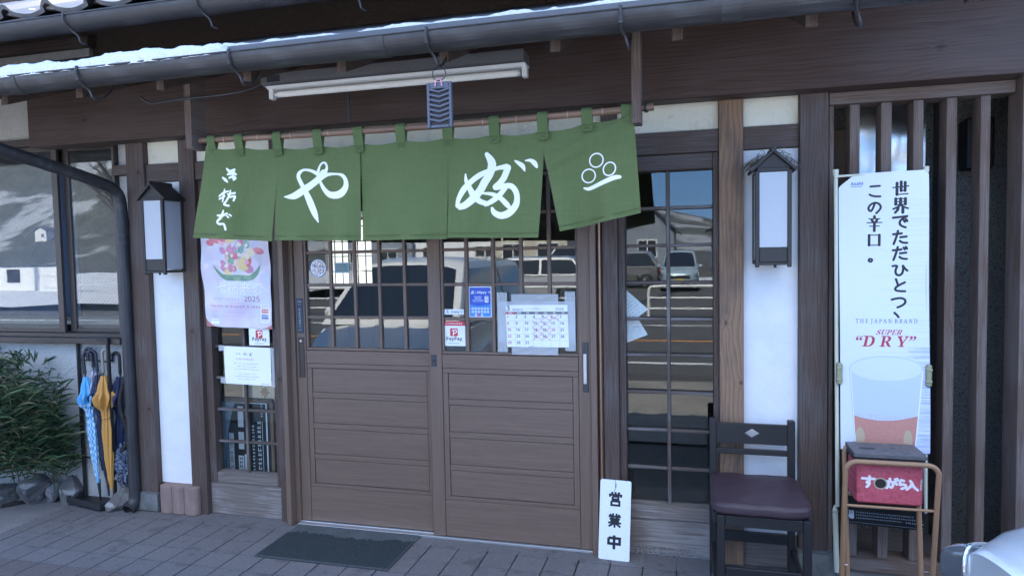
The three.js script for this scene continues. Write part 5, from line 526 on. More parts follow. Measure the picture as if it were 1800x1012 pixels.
// ---------------------------------------------------------------- banner
{
  const t = thing('advertising_banner', 'tall white beer banner with vertical black lettering on two pale poles', 'banner', [0.79, 0, 0.12]), pole = std({ color: lin(0.62, 0.62, 0.5), roughness: 0.45 }), clipM = std({ color: lin(0.34, 0.34, 0.22), roughness: 0.4, metalness: 0.4 });
  const cw = 512, ch = 1700, mat = print(cw, ch, (c, w, h) => {
    fill(c, '#dde2f1', 0, 0, w, h); c.fillStyle = '#a9b6e4'; const r = rng(12); for (let i = 0; i < 420; i++) { c.globalAlpha = 0.04 + 0.12 * r(); const y = h * 0.1 + r() * h * 0.9, x = w * (0.35 + 0.5 * r()); c.fillRect(x, y, w - x, 1 + r() * 3); } for (let i = 0; i < 240; i++) { c.globalAlpha = 0.05 + 0.2 * r(); c.fillStyle = '#6f86d8'; const y = h * (0.62 + 0.38 * r()), x = w * (0.72 + 0.22 * r()); c.fillRect(x, y, w - x, 2 + r() * 4); } c.globalAlpha = 1;
    c.mincho = 1; c.strokeStyle = '#1f2024'; [...'世界でただひとつ、'].forEach((q, i) => glyph(c, q, w * 0.565, h * 0.036 + Math.min(i, 7.6) * h * 0.0565, 92, 13)); [...'この辛口。'].forEach((q, i) => glyph(c, q, w * 0.295, h * 0.04 + i * h * 0.0572, 92, 12));
    c.fillStyle = '#2a4d92'; c.font = 'bold 26px sans-serif'; c.fillText('Asahi', w * 0.13, h * 0.044); fill(c, '#2a4d92', w * 0.13, h * 0.048, 62, 3); c.fillStyle = '#3a3d48'; c.font = '33px serif'; c.textAlign = 'center'; c.fillText('T H E  J A P A N  B R A N D', w * 0.52, h * 0.535, w * 0.66); c.fillStyle = '#b23a44'; c.font = 'bold italic 42px serif'; c.save(); c.transform(1, 0, -0.2, 1, h * 0.115, 0); c.fillText('SUPER', w * 0.54, h * 0.577); c.font = 'bold 92px serif'; c.fillText('\u201cD R Y\u201d', w * 0.525, h * 0.62, w * 0.7); c.restore();
    // printed glass of beer
    const gx0 = w * 0.12, gx1 = w * 0.92, gy = h * 0.7; c.fillStyle = '#c7d3ef'; c.beginPath(); c.moveTo(gx0, gy); c.lineTo(w * 0.2, h); c.lineTo(w * 0.84, h); c.lineTo(gx1, gy); c.quadraticCurveTo(gx1 - 20, h * 0.655, w * 0.52, h * 0.652); c.quadraticCurveTo(gx0 + 20, h * 0.655, gx0, gy); c.fill(); c.fillStyle = '#d8e0f3'; c.beginPath(); c.ellipse(w * 0.52, gy, w * 0.38, h * 0.042, 0, 0, 7); c.fill();
    c.fillStyle = '#c78b7e'; c.beginPath(); c.moveTo(w * 0.185, h * 0.872); c.quadraticCurveTo(w * 0.5, h * 0.905, w * 0.868, h * 0.865); c.lineTo(w * 0.83, h); c.lineTo(w * 0.205, h); c.fill(); for (let i = 0; i < 2600; i++) { const y = h * (0.865 + 0.135 * r()), x = w * (0.2 + 0.62 * r()); c.fillStyle = r() < 0.6 ? 'rgba(220,175,150,0.35)' : 'rgba(150,90,80,0.3)'; c.fillRect(x, y, 3, 3); } c.fillStyle = 'rgba(190,205,160,0.5)'; c.beginPath(); c.ellipse(w * 0.25, h * 0.95, 26, 60, 0, 0, 7); c.fill(); c.beginPath(); c.ellipse(w * 0.76, h * 0.95, 24, 56, 0, 0, 7); c.fill(); c.strokeStyle = '#f0f4fb'; c.lineWidth = 6; c.beginPath(); c.moveTo(w * 0.905, gy + 10); c.lineTo(w * 0.835, h); c.stroke(); c.lineWidth = 3; c.beginPath(); c.moveTo(w * 0.14, gy + 10); c.lineTo(w * 0.21, h); c.stroke();
  }, { roughness: 0.55 });
  const nx = 16, ny = 60, pos = [], uv = [], idx = [], Y1 = 1.817, Y0 = 0.612; for (const back of [0, 1]) for (let j = 0; j <= ny; j++) { const y = mix(Y1, Y0, Math.pow(j / ny, 1.3)); let xl = mix(0.612, 0.627, (Y1 - y) / 1.2), xr = mix(0.958, 0.977, (Y1 - y) / 1.2); xl = Math.max(xl, 0.684 - (Y1 - y) * 1.24); xr = Math.min(xr, 0.942 + (Y1 - y) * 1.0); for (let i = 0; i <= nx; i++) { const s = i / nx, x = mix(xl, xr, s); pos.push(x, y + (back ? 0 : 0) - 0.004 * (1 - s) * (j ? 0 : 1), 0.122 + 0.006 * Math.sin(s * 3.1) + 0.004 * Math.sin(y * 7 + s * 2) - back * 0.0008); uv.push((x - 0.612) / 0.366, (y - Y0) / (Y1 - Y0)); } }
  const w = nx + 1, N = w * (ny + 1); for (let j = 0; j < ny; j++) for (let i = 0; i < nx; i++) { const a = j * w + i, b = a + 1, c = a + w, d = c + 1; idx.push(a, c, b, b, c, d, N + a, N + b, N + c, N + b, N + d, N + c); } const g = new THREE.BufferGeometry(); g.setAttribute('position', new THREE.Float32BufferAttribute(pos, 3)); g.setAttribute('uv', new THREE.Float32BufferAttribute(uv, 2)); g.setIndex(idx); g.computeVertexNormals();
  add(t, 'cloth', g, mat);
  for (const [x, y] of [[0.602, 1.81], [0.95, 1.806]]) { const q = add(t, 'pole', rod([x + 0.016, 0.35, 0.105], [x, y, 0.115], 0.0085), pole); add(q, 'pole_cap', rod([x, y, 0.115], [x, y + 0.026, 0.115], 0.011, 0.0125), pole); }
  add(t, 'crossbar', rod([0.596, 1.806, 0.121], [0.958, 1.812, 0.121], 0.0055), pole);
  for (const x of [0.618, 0.966]) add(t, 'clip', [bx(x - 0.012, x + 0.012, 0.9, 0.998, 0.1, 0.138, 'y', 0.007), bx(x - 0.013, x + 0.013, 0.918, 0.93, 0.099, 0.14), bx(x - 0.013, x + 0.013, 0.968, 0.98, 0.099, 0.14)], clipM);
  const st = thing('pipe_stub', 'short pale plastic pipe cut off and wired to the slatted screen', 'pipe', [0.617, 0.05, 0.06]); add(st, 'pipe', rod([0.619, 0.045, 0.09], [0.612, 0.325, 0.085], 0.0115), pole); add(st, 'cut_end', rod([0.612, 0.325, 0.085], [0.6105, 0.348, 0.085], 0.0115, 0.003), pole); add(st, 'wire', new THREE.TorusGeometry(0.014, 0.0018, 5, 16).rotateX(1.4).translate(0.613, 0.318, 0.085), M.steel);
}
// ---------------------------------------------------------------- ash can on its stand
{
  const br = std({ map: colorTex(128, 128, (u, v) => mix3([0.4, 0.23, 0.125], [0.27, 0.15, 0.085], fbm(u * 10, v * 10, 3, 4, 10, 10)), 0.2, 0.2), roughness: 0.5 });
  const t = thing('ashtray_stand', 'folding stand of bent brown tubes holding a red ash can', 'stand', [0.76, -0.09, 0.28]);
  const U = (x0, x1, y, z, yb, zb) => { const r = 0.042, zy = (q) => mix(zb, z, (q - yb) / (y - yb)), P = []; const side = (x, s, back) => { const l = []; for (let i = 0; i <= 6; i++) { const q = mix(yb, y - r, i / 6); l.push([x, q, zy(q)]); } for (let i = 1; i <= 7; i++) { const a = Math.PI / 2 * i / 7, q = y - r + r * Math.sin(a); l.push([x + s * r * (1 - Math.cos(a)), q, zy(q)]); } return back ? l.reverse() : l; }; P.push(...side(x0, 1)); for (let i = 1; i < 5; i++) P.push([mix(x0 + r, x1 - r, i / 5), y, z]); P.push(...side(x1, -1, true)); return tube(P, 0.0105, 140, 10); };
  add(t, 'front_frame', U(0.592, 0.926, 0.642, 0.4, -0.09, 0.3), br); add(t, 'rear_frame', U(0.624, 0.902, 0.662, 0.205, -0.09, 0.31), br);
  for (const x of [0.606, 0.914]) add(t, 'pivot_pin', rod([x - 0.012, 0.18, 0.318], [x + 0.012, 0.18, 0.318], 0.003), M.steel); add(t, 'support_bar', rod([0.594, 0.452, 0.372], [0.924, 0.452, 0.372], 0.006), br); add(t, 'support_bar', rod([0.626, 0.452, 0.235], [0.9, 0.452, 0.235], 0.006), br);
  const c = thing('ash_can', 'red metal ash can with white lettering and a black holed lid', 'ash can', [0.755, 0.462, 0.3]);
  const red = print(512, 384, (x, w, h) => { fill(x, '#bd5561', 0, 0, w, h); const r = rng(31); for (let i = 0; i < 500; i++) { x.fillStyle = r() < 0.6 ? 'rgba(210,110,120,0.16)' : 'rgba(110,30,40,0.12)'; x.beginPath(); x.ellipse(r() * w, r() * h, 4 + r() * 26, 2 + r() * 12, r() * 3, 0, 7); x.fill(); } for (let i = 0; i < 260; i++) { x.fillStyle = 'rgba(70,35,30,0.35)'; const e = r(); x.fillRect(e < 0.5 ? r() * w : (r() < 0.5 ? r() * 14 : w - r() * 14), e < 0.5 ? h - r() * r() * 30 : r() * h, 2 + r() * 5, 2 + r() * 4); } x.strokeStyle = '#ece6ee'; glyph(x, 'す', 46, 126, 104, 22); glyph(x, 'が', 226, 134, 100, 22); glyph(x, 'ら', 312, 140, 90, 22); glyph(x, '入', 380, 144, 92, 22); x.fillStyle = '#b7aa92'; x.beginPath(); x.arc(190, 190, 52, 0, 7); x.fill(); x.fillStyle = '#2d2826'; x.beginPath(); x.arc(190, 190, 42, 0, 7); x.fill(); }, { roughness: 0.5 });
  const body = bx(0.634, 0.88, 0.462, 0.636, 0.225, 0.372, 'x', 0.012); { const p = body.attributes.position, u = body.attributes.uv, n = body.attributes.normal; for (let i = 0; i < p.count; i++) { u.setXY(i, Math.abs(n.getZ(i)) > 0.5 ? (p.getX(i) - 0.634) / 0.246 : (p.getZ(i) > 0.3 ? 0.03 : 0.0), (p.getY(i) - 0.462) / 0.174); } }
  add(c, 'body', body, red);
  const ls = new THREE.Shape(); ls.moveTo(0.628, 0.215); ls.lineTo(0.886, 0.215); ls.lineTo(0.886, 0.384); ls.lineTo(0.628, 0.384); for (const [x, z, a, b] of [[0.69, 0.3, 0.034, 0.022], [0.79, 0.285, 0.013, 0.009], [0.746, 0.33, 0.013, 0.008], [0.822, 0.34, 0.015, 0.009]]) { const q = new THREE.Path(); q.absellipse(x, z, a, b, 0, Math.PI * 2, false); ls.holes.push(q); }
  const lid = new THREE.ExtrudeGeometry(ls, { depth: 0.012, bevelEnabled: true, bevelSize: 0.002, bevelThickness: 0.002, bevelSegments: 2, curveSegments: 20 }).applyMatrix4(new THREE.Matrix4().set(1, 0, 0, 0, 0, 0, 1, 0.658, 0, 1, 0, 0, 0, 0, 0, 1)); add(c, 'lid', flipped(lid), std({ map: colorTex(128, 128, (u, v) => { const n = fbm(u * 8, v * 8, 7, 5, 8, 8); return mix3([0.1, 0.098, 0.1], [0.19, 0.15, 0.13], sstep(0.55, 0.8, n) * 0.6); }, 0.2, 0.2), roughness: 0.5 })); add(c, 'lid_skirt', [bx(0.63, 0.884, 0.634, 0.657, 0.376, 0.381, 'x'), bx(0.63, 0.884, 0.634, 0.657, 0.217, 0.222, 'x'), bx(0.629, 0.634, 0.634, 0.657, 0.222, 0.376), bx(0.88, 0.885, 0.634, 0.657, 0.222, 0.376)], M.blackMetal); add(c, 'lid_cup', bx(0.64, 0.874, 0.6365, 0.6375, 0.23, 0.366, 'x', 0), std({ color: lin(0.012, 0.011, 0.01), roughness: 1 }));
  sheetThing('smoking_sign', 'black sign panel with a white hand and small lines of text behind the ash can', 'sign', sheet([0.634, 0.64, 0.17], [0.932, 0.632, 0.17], [0.938, 0.302, 0.2], [0.64, 0.312, 0.2], 0.004), print(512, 600, (x, w, h) => { fill(x, '#101316', 0, 0, w, h); x.fillStyle = '#cfd6df'; fill(x, '#cfd6df', 0, 140, 16, 40); fill(x, '#cfd6df', 0, 230, 14, 30); x.beginPath(); x.moveTo(2, 360); x.lineTo(30, 335); x.lineTo(30, 385); x.fill(); x.fillStyle = '#cfd6df'; round(x, 14, 520, 32, 40, 10); for (let i = 0; i < 4; i++) round(x, 14 + i * 8.5, 494, 6, 36, 3); round(x, 6, 528, 8, 20, 4); x.fillStyle = '#b6bec9'; micro(x, 60, 500, 380, 13, 3, 1); micro(x, 60, 522, 440, 13, 4, 1); micro(x, 60, 545, 300, 12, 5, 1); micro(x, 390, 548, 110, 14, 6, 1); fill(x, '#7d7f86', 0, 584, w, 3); }, { roughness: 0.4 }));
}

// ---------------------------------------------------------------- planting, stones, umbrella stand
{
  const t = thing('bamboo_grass', 'dense green bamboo grass growing under the sliding window', 'shrub', [-4.25, 0, 0.06]), r = rng(2024);
  const pos = [], col = [], nor = []; const tint = [[0.036, 0.08, 0.03], [0.026, 0.06, 0.024], [0.055, 0.1, 0.036], [0.11, 0.14, 0.06], [0.032, 0.07, 0.035], [0.16, 0.15, 0.08]];
  function leaf(o, d, L, w, c) { const dir = d.clone().normalize(), side = V(r() - 0.5, (r() - 0.5) * 0.5, r() - 0.5).cross(dir).normalize().multiplyScalar(w), n = side.clone().cross(dir).normalize(), pts = [0, 0.3, 0.65, 1].map((k) => { const p = o.clone().addScaledVector(dir, L * k); p.y -= L * 0.42 * k * k; return p; }), ws = [0.25, 1, 0.75, 0]; const fold = n.clone().multiplyScalar(w * 0.25);
    for (let i = 0; i < 3; i++) { const a = pts[i].clone().addScaledVector(side, ws[i]).add(fold), b = pts[i].clone(), e = pts[i].clone().addScaledVector(side, -ws[i]).add(fold), a2 = pts[i + 1].clone().addScaledVector(side, ws[i + 1]).add(fold), b2 = pts[i + 1].clone(), e2 = pts[i + 1].clone().addScaledVector(side, -ws[i + 1]).add(fold); for (const q of [a, b, a2, a2, b, b2, b, e, b2, b2, e, e2]) { pos.push(q.x, q.y, q.z); col.push(...c); } } }
  const stems = [];
  for (let s = 0; s < 330; s++) { const bxx = -5.1 + r() * 1.32, bz = -0.02 + r() * 0.3, h = 0.35 + r() * 0.45, k = Math.sqrt(Math.max(0, 1 - Math.pow((bxx + 4.35) / 0.85, 2))), H = (0.36 + 0.56 * k) * (0.55 + 0.5 * r()), lean = V((bxx + 4.4) * 0.28 + (r() - 0.5) * 0.32, 1, 0.1 + (r() - 0.35) * 0.5 + bz * 0.4), top = V(bxx, 0, bz).addScaledVector(lean, H), mid = V(bxx, 0, bz).addScaledVector(lean, H * 0.5).add(V(0, 0.04, 0)); top.x = Math.min(top.x, -3.74); if (s < 60 && bz < 0.12) stems.push(tube([[bxx, -0.02, bz], mid.toArray(), top.toArray()], 0.003, 8, 5));
    const n = 34 + Math.floor(r() * 12); for (let i = 0; i < n; i++) { const q = (bz > 0.1 ? 0.42 : 0.3) + (bz > 0.1 ? 0.58 : 0.7) * Math.pow(r(), 0.7), p = V(bxx, 0, bz).lerp(top, q); p.add(V((r() - 0.5) * 0.07, (r() - 0.5) * 0.05, (r() - 0.5) * 0.07)); const a = r() * 6.283, d = V(Math.cos(a), 0.35 + r() * 0.7, Math.sin(a) * 0.8 + 0.25); const c = tint[Math.floor(Math.pow(r(), 1.25) * 6)], v = 0.75 + r() * 0.5; leaf(p, d, 0.08 + r() * 0.12, 0.0035 + r() * 0.0042, c.map((x) => x * v)); } }
  for (let s = 0; s < 14; s++) { const o = V(-4.45 + r() * 0.55, 0.8 + r() * 0.08, 0.02 + r() * 0.12); for (let i = 0; i < 5; i++) leaf(o.clone().add(V((r() - 0.5) * 0.03, r() * 0.06, 0)), V((r() - 0.5) * 1.6, 1 + r(), r() - 0.3), 0.08 + r() * 0.06, 0.006, tint[Math.floor(r() * 5)]); }
  const g = new THREE.BufferGeometry(); g.setAttribute('position', new THREE.Float32BufferAttribute(pos, 3)); g.setAttribute('color', new THREE.Float32BufferAttribute(col, 3)); g.computeVertexNormals();
  tag(add(t, 'foliage', g, phy({ vertexColors: true, roughness: 0.5, side: THREE.DoubleSide, transmission: 0.0 })), null, null, null, 'stuff'); tag(add(t, 'stem', stems, std({ color: lin(0.09, 0.1, 0.04), roughness: 0.7 })), null, null, null, 'stuff');
}
{
  function rock(x, y, z, a, b, c, seed, label) { let g = new THREE.IcosahedronGeometry(1, 16); g.deleteAttribute('normal'); g.deleteAttribute('uv'); g = mergeVertices(g, 1e-4); const rr = rng(seed * 71 + 5), pl = []; for (let i = 0; i < 11; i++) pl.push([V(rr() - 0.5, rr() - 0.4, rr() - 0.5).normalize(), 0.5 + 0.45 * rr()]); const p = g.attributes.position, uv = []; for (let i = 0; i < p.count; i++) { const v = V(p.getX(i), p.getY(i), p.getZ(i)); let n = 1.2; for (const [q, d] of pl) { const k = q.dot(v); if (k > 0.05) n = Math.min(n, d / k); } n *= 0.96 + 0.1 * fbm(v.x * 5 + seed * 5, v.y * 5 + v.z * 4, seed, 4); p.setXYZ(i, v.x * n * a, v.y * n * b, v.z * n * c); uv.push(p.getX(i) + p.getZ(i) * 0.7 + seed, p.getY(i)); } g.setAttribute('uv', new THREE.Float32BufferAttribute(uv, 2)); g = toCreasedNormals(g, 0.35); const m = add(scene, 'rock', g, M.rock); m.position.set(x, y, z); m.rotation.y = seed * 1.3; return tag(m, label, 'rock', 'stones edging the planting bed'); }
  rock(-4.2, 0.06, 0.2, 0.19, 0.1, 0.14, 1, 'broad dark rock under the bamboo grass'); rock(-3.985, 0.07, 0.08, 0.085, 0.115, 0.08, 2, 'pointed pale rock beside the broad dark rock'); rock(-3.895, 0.05, 0.02, 0.045, 0.065, 0.045, 3, 'small rock wedged between two larger stones'); rock(-3.8, 0.065, -0.02, 0.105, 0.1, 0.075, 4, 'rounded grey rock behind the umbrella stand'); rock(-3.36, 0.04, -0.01, 0.12, 0.09, 0.08, 6, 'flat dark rock beside the foot of the downpipe'); rock(-4.62, 0.06, 0.4, 0.2, 0.11, 0.15, 7, 'long rock at the outer end of the planting bed');
  const s = new THREE.Shape(), x0 = -3.068, x1 = -2.815; s.moveTo(x0, 0.0); s.lineTo(x0, 0.04); for (let i = 0; i <= 36; i++) { const q = i / 36; s.lineTo(mix(x0, x1, q), 0.05 + 0.022 * Math.pow(Math.abs(Math.sin(q * Math.PI * 3)), 0.5)); } s.lineTo(x1, 0.0);
  const g = new THREE.ExtrudeGeometry(s, { depth: 0.15, bevelEnabled: true, bevelSize: 0.006, bevelThickness: 0.008, bevelSegments: 3 }).applyMatrix4(new THREE.Matrix4().set(1, 0, 0, 0, 0, 0, 1, 0.009, 0, 1, 0, 0, 0, 0, 0, 1));
  sheetThing('fluted_block', 'pinkish fluted concrete block under the plaster panel by the lantern', 'block', flipped(g).translate(0, 0, -0.012), std({ map: colorTex(256, 256, (u, v) => { const n = fbm(u * 14, v * 5, 3, 5, 14, 5); return mix3([0.2, 0.135, 0.115], [0.3, 0.22, 0.19], n); }, 0.3, 0.3), bumpMap: grayTex(256, 256, (u, v) => fbm(u * 40, v * 20, 6, 4, 40, 20), 0.3, 0.3), bumpScale: 0.003, roughness: 0.92 }));
  const h = thing('corrugated_hose', 'black corrugated hose bent against the wall by the downpipe', 'hose', [-3.33, 0.3, 0]), hp = [[-3.3, 0.83, 0.01], [-3.335, 0.74, 0.02], [-3.35, 0.63, 0.03], [-3.325, 0.53, 0.03], [-3.31, 0.42, 0.02], [-3.36, 0.34, 0.03]], cv = new THREE.CatmullRomCurve3(hp.map((p) => V(...p))); add(h, 'hose', tube(hp, 0.014, 40, 10), M.blackMetal); const rings = []; for (let i = 0; i < 46; i++) { const p = cv.getPointAt(i / 46), d = cv.getTangentAt(i / 46); rings.push(new THREE.TorusGeometry(0.0145, 0.003, 5, 14).applyQuaternion(new THREE.Quaternion().setFromUnitVectors(V(0, 0, 1), d)).translate(p.x, p.y, p.z)); } tag(add(h, 'rib', rings, M.blackMetal), null, null, null, 'stuff');
  const bg = new THREE.IcosahedronGeometry(1, 16), p = bg.attributes.position; for (let i = 0; i < p.count; i++) { const v = V(p.getX(i), p.getY(i), p.getZ(i)), n = 0.6 + 0.55 * Math.abs(fbm(v.x * 4 + 3, v.y * 4 + v.z * 3, 5, 4) - 0.5) * 2 + 0.25 * fbm(v.x * 9, v.y * 9 + v.z * 7, 9, 3); p.setXYZ(i, v.x * n * 0.09, v.y * n * 0.15, v.z * n * 0.06); } bg.computeVertexNormals(); const b = add(scene, 'plastic_bag', bg, phy({ color: lin(0.05, 0.075, 0.13), roughness: 0.22, clearcoat: 1, clearcoatRoughness: 0.1 })); b.position.set(-3.35, 0.26, 0.0); tag(b, 'crumpled shiny dark plastic bag between the umbrellas and downpipe', 'bag');
}
{
  const t = thing('umbrella_stand', 'black metal umbrella stand with a low drip tray by the wall', 'umbrella stand', [-3.57, 0, -0.004], { local: true }); t.rotation.y = -0.2;
  add(t, 'tray', [bx(-0.165, 0.165, 0.012, 0.018, -0.11, 0.11, 'x'), bx(-0.165, 0.165, 0.012, 0.052, 0.104, 0.11, 'x'), bx(-0.165, 0.165, 0.012, 0.052, -0.11, -0.104, 'x'), bx(-0.165, -0.159, 0.012, 0.052, -0.104, 0.104), bx(0.159, 0.165, 0.012, 0.052, -0.104, 0.104)], M.blackMetal);
  for (const [x, z] of [[-0.12, -0.07], [0.12, -0.07], [-0.12, 0.07], [0.12, 0.07]]) add(t, 'foot', new THREE.CylinderGeometry(0.012, 0.014, 0.014, 10).translate(x, 0.006, z), M.blackMetal);
  for (const x of [-0.149, 0.149]) add(t, 'upright', bx(x - 0.009, x + 0.009, 0.018, 1.018, -0.009, 0.009, 'y', 0.002), M.blackMetal); add(t, 'top_bar', bx(-0.158, 0.158, 1.018, 1.036, -0.009, 0.009, 'x', 0.002), M.blackMetal); add(t, 'hook_rail', bx(-0.14, 0.14, 0.885, 0.895, -0.005, 0.005, 'x'), M.blackMetal); add(t, 'lower_rail', bx(-0.14, 0.14, 0.27, 0.28, -0.005, 0.005, 'x'), M.blackMetal); add(t, 'centre_peg', rod([0, 0.018, 0.0], [0, 0.15, 0.0], 0.006), M.blackMetal);
  function umbrella(tip, top, R0, cl, handle, label, o = {}) {
    const A = V(...tip), Bt = V(...top), L = A.distanceTo(Bt), u = thing('umbrella', label, 'umbrella', tip, { local: true, group: 'umbrellas in the stand' }); u.quaternion.setFromUnitVectors(V(0, 1, 0), Bt.clone().sub(A).normalize());
    const q0 = o.q0 ?? 0.09, q1 = 0.8, nx = 64, ny = 60, pos = [], uv = [], idx = []; const prof = [[0, 0.22], [0.1, 0.42], [0.3, 0.68], [0.5, 0.74], [0.62, 0.56], [0.68, 0.62], [0.8, 1.25], [0.86, 1.4], [0.9, 0.9], [1, 0.42]]; const R1 = (q) => { let i = 0; while (i < prof.length - 2 && q > prof[i + 1][0]) i++; return mix(prof[i][1], prof[i + 1][1], sstep(prof[i][0], prof[i + 1][0], q)) * R0; };
    for (let j = 0; j <= ny; j++) { const q = j / ny, fl = sstep(0.66, 0.84, q) * (1 - sstep(0.86, 0.95, q)); for (let i = 0; i <= nx; i++) { const a = i / nx * 2 * Math.PI, tw = q * 2.6, pl = 1 + (0.16 + 0.22 * fl) * Math.cos(8 * a + tw * 4) + 0.1 * Math.sin(3 * a + tw), rr = R1(q) * pl; pos.push(rr * Math.cos(a), L * mix(q0, q1, q) - fl * 0.018 * (1 + Math.cos(8 * a + tw * 4)), rr * Math.sin(a)); uv.push(i / nx, q); } }
    for (let j = 0; j < ny; j++) for (let i = 0; i < nx; i++) { const a = j * (nx + 1) + i, b = a + nx + 1; idx.push(a, b, a + 1, a + 1, b, b + 1); } const g = new THREE.BufferGeometry(); g.setAttribute('position', new THREE.Float32BufferAttribute(pos, 3)); g.setAttribute('uv', new THREE.Float32BufferAttribute(uv, 2)); g.setIndex(idx); g.computeVertexNormals();
    add(u, 'canopy', g, cl); add(u, 'strap', new THREE.TorusGeometry(R0 * 0.64, 0.005, 6, 24).rotateX(Math.PI / 2).translate(0, L * mix(q0, q1, 0.63), 0), cl); add(u, 'ferrule', rod([0, 0, 0], [0, L * q0, 0], 0.005, 0.009), o.ferrule ?? M.darkMetal); add(u, 'shaft', rod([0, L * q1, 0], [0, L * 0.9, 0], 0.005), M.darkMetal);
    const d = o.dir ?? [-1, 0], cr = 0.028, hp = [[0, L * 0.82, 0], [0, L * 0.93, 0]]; for (let i = 1; i <= 8; i++) { const a = Math.PI * i / 8; hp.push([d[0] * cr * (1 - Math.cos(a)), L * 0.93 + cr * Math.sin(a) * 1.1, d[1] * cr * (1 - Math.cos(a))]); } hp.push([d[0] * cr * 2, L * 0.9, d[1] * cr * 2]); add(u, 'handle', tube(hp, 0.0095, 40, 10), handle); return u;
  }
  const check = print(256, 512, (c, w, h) => { fill(c, '#6fb4e0', 0, 0, w, h); for (let j = 0; j < 24; j++) for (let i = 0; i < 16; i++) { c.fillStyle = (i + j) % 2 ? 'rgba(225,240,250,0.75)' : 'rgba(90,160,215,0.5)'; c.fillRect(i * 16, j * 16 + 110, 16, 16); } fill(c, '#62b2e2', 0, 0, w, 110); }, { roughness: 0.6 }), dots = print(256, 512, (c, w, h) => { fill(c, '#16233f', 0, 0, w, h); c.fillStyle = '#5f7390'; for (let j = 0; j < 44; j++) for (let i = 0; i < 22; i++) { c.beginPath(); c.arc(i * 12 + (j % 2) * 6, j * 12, 2, 0, 7); c.fill(); } }, { roughness: 0.6 }), lace = print(256, 256, (c, w, h) => { fill(c, '#a9a6b4', 0, 0, w, h); const r = rng(5); for (let i = 0; i < 300; i++) { c.fillStyle = r() < 0.5 ? '#5e5a70' : '#d8d5dc'; c.beginPath(); c.arc(r() * w, r() * h, 2 + r() * 5, 0, 7); c.fill(); } }, { roughness: 0.7 });
  const hb = std({ color: lin(0.03, 0.028, 0.03), roughness: 0.3 }), hg = std({ color: lin(0.3, 0.26, 0.21), roughness: 0.35 }), hn = std({ color: lin(0.02, 0.025, 0.05), roughness: 0.3 });
  umbrella([-3.425, 0.03, 0.045], [-3.475, 1.0, 0.025], 0.036, std({ color: lin(0.6, 0.3, 0.07), roughness: 0.6 }), hg, 'closed mustard yellow umbrella with a beige crook handle in the stand', { dir: [0.8, -0.2], ferrule: hg });
  umbrella([-3.53, 0.06, 0.035], [-3.612, 0.98, 0.035], 0.031, check, hb, 'closed light blue checked umbrella in the stand', { dir: [0.7, -0.4] });
  umbrella([-3.478, 0.06, 0.02], [-3.55, 0.99, 0.0], 0.034, dots, hn, 'closed navy dotted umbrella between the blue and yellow ones', { dir: [-0.7, 0.4] });
  umbrella([-3.42, 0.06, -0.05], [-3.415, 0.97, -0.045], 0.05, std({ color: lin(0.018, 0.03, 0.09), roughness: 0.55 }), hb, 'closed plain navy umbrella behind the yellow one', { dir: [-0.9, 0.1] });
  umbrella([-3.56, 0.2, -0.02], [-3.585, 0.99, -0.01], 0.035, lace, hb, 'closed short patterned grey umbrella behind the checked one', { dir: [-0.9, 0.1] });
}

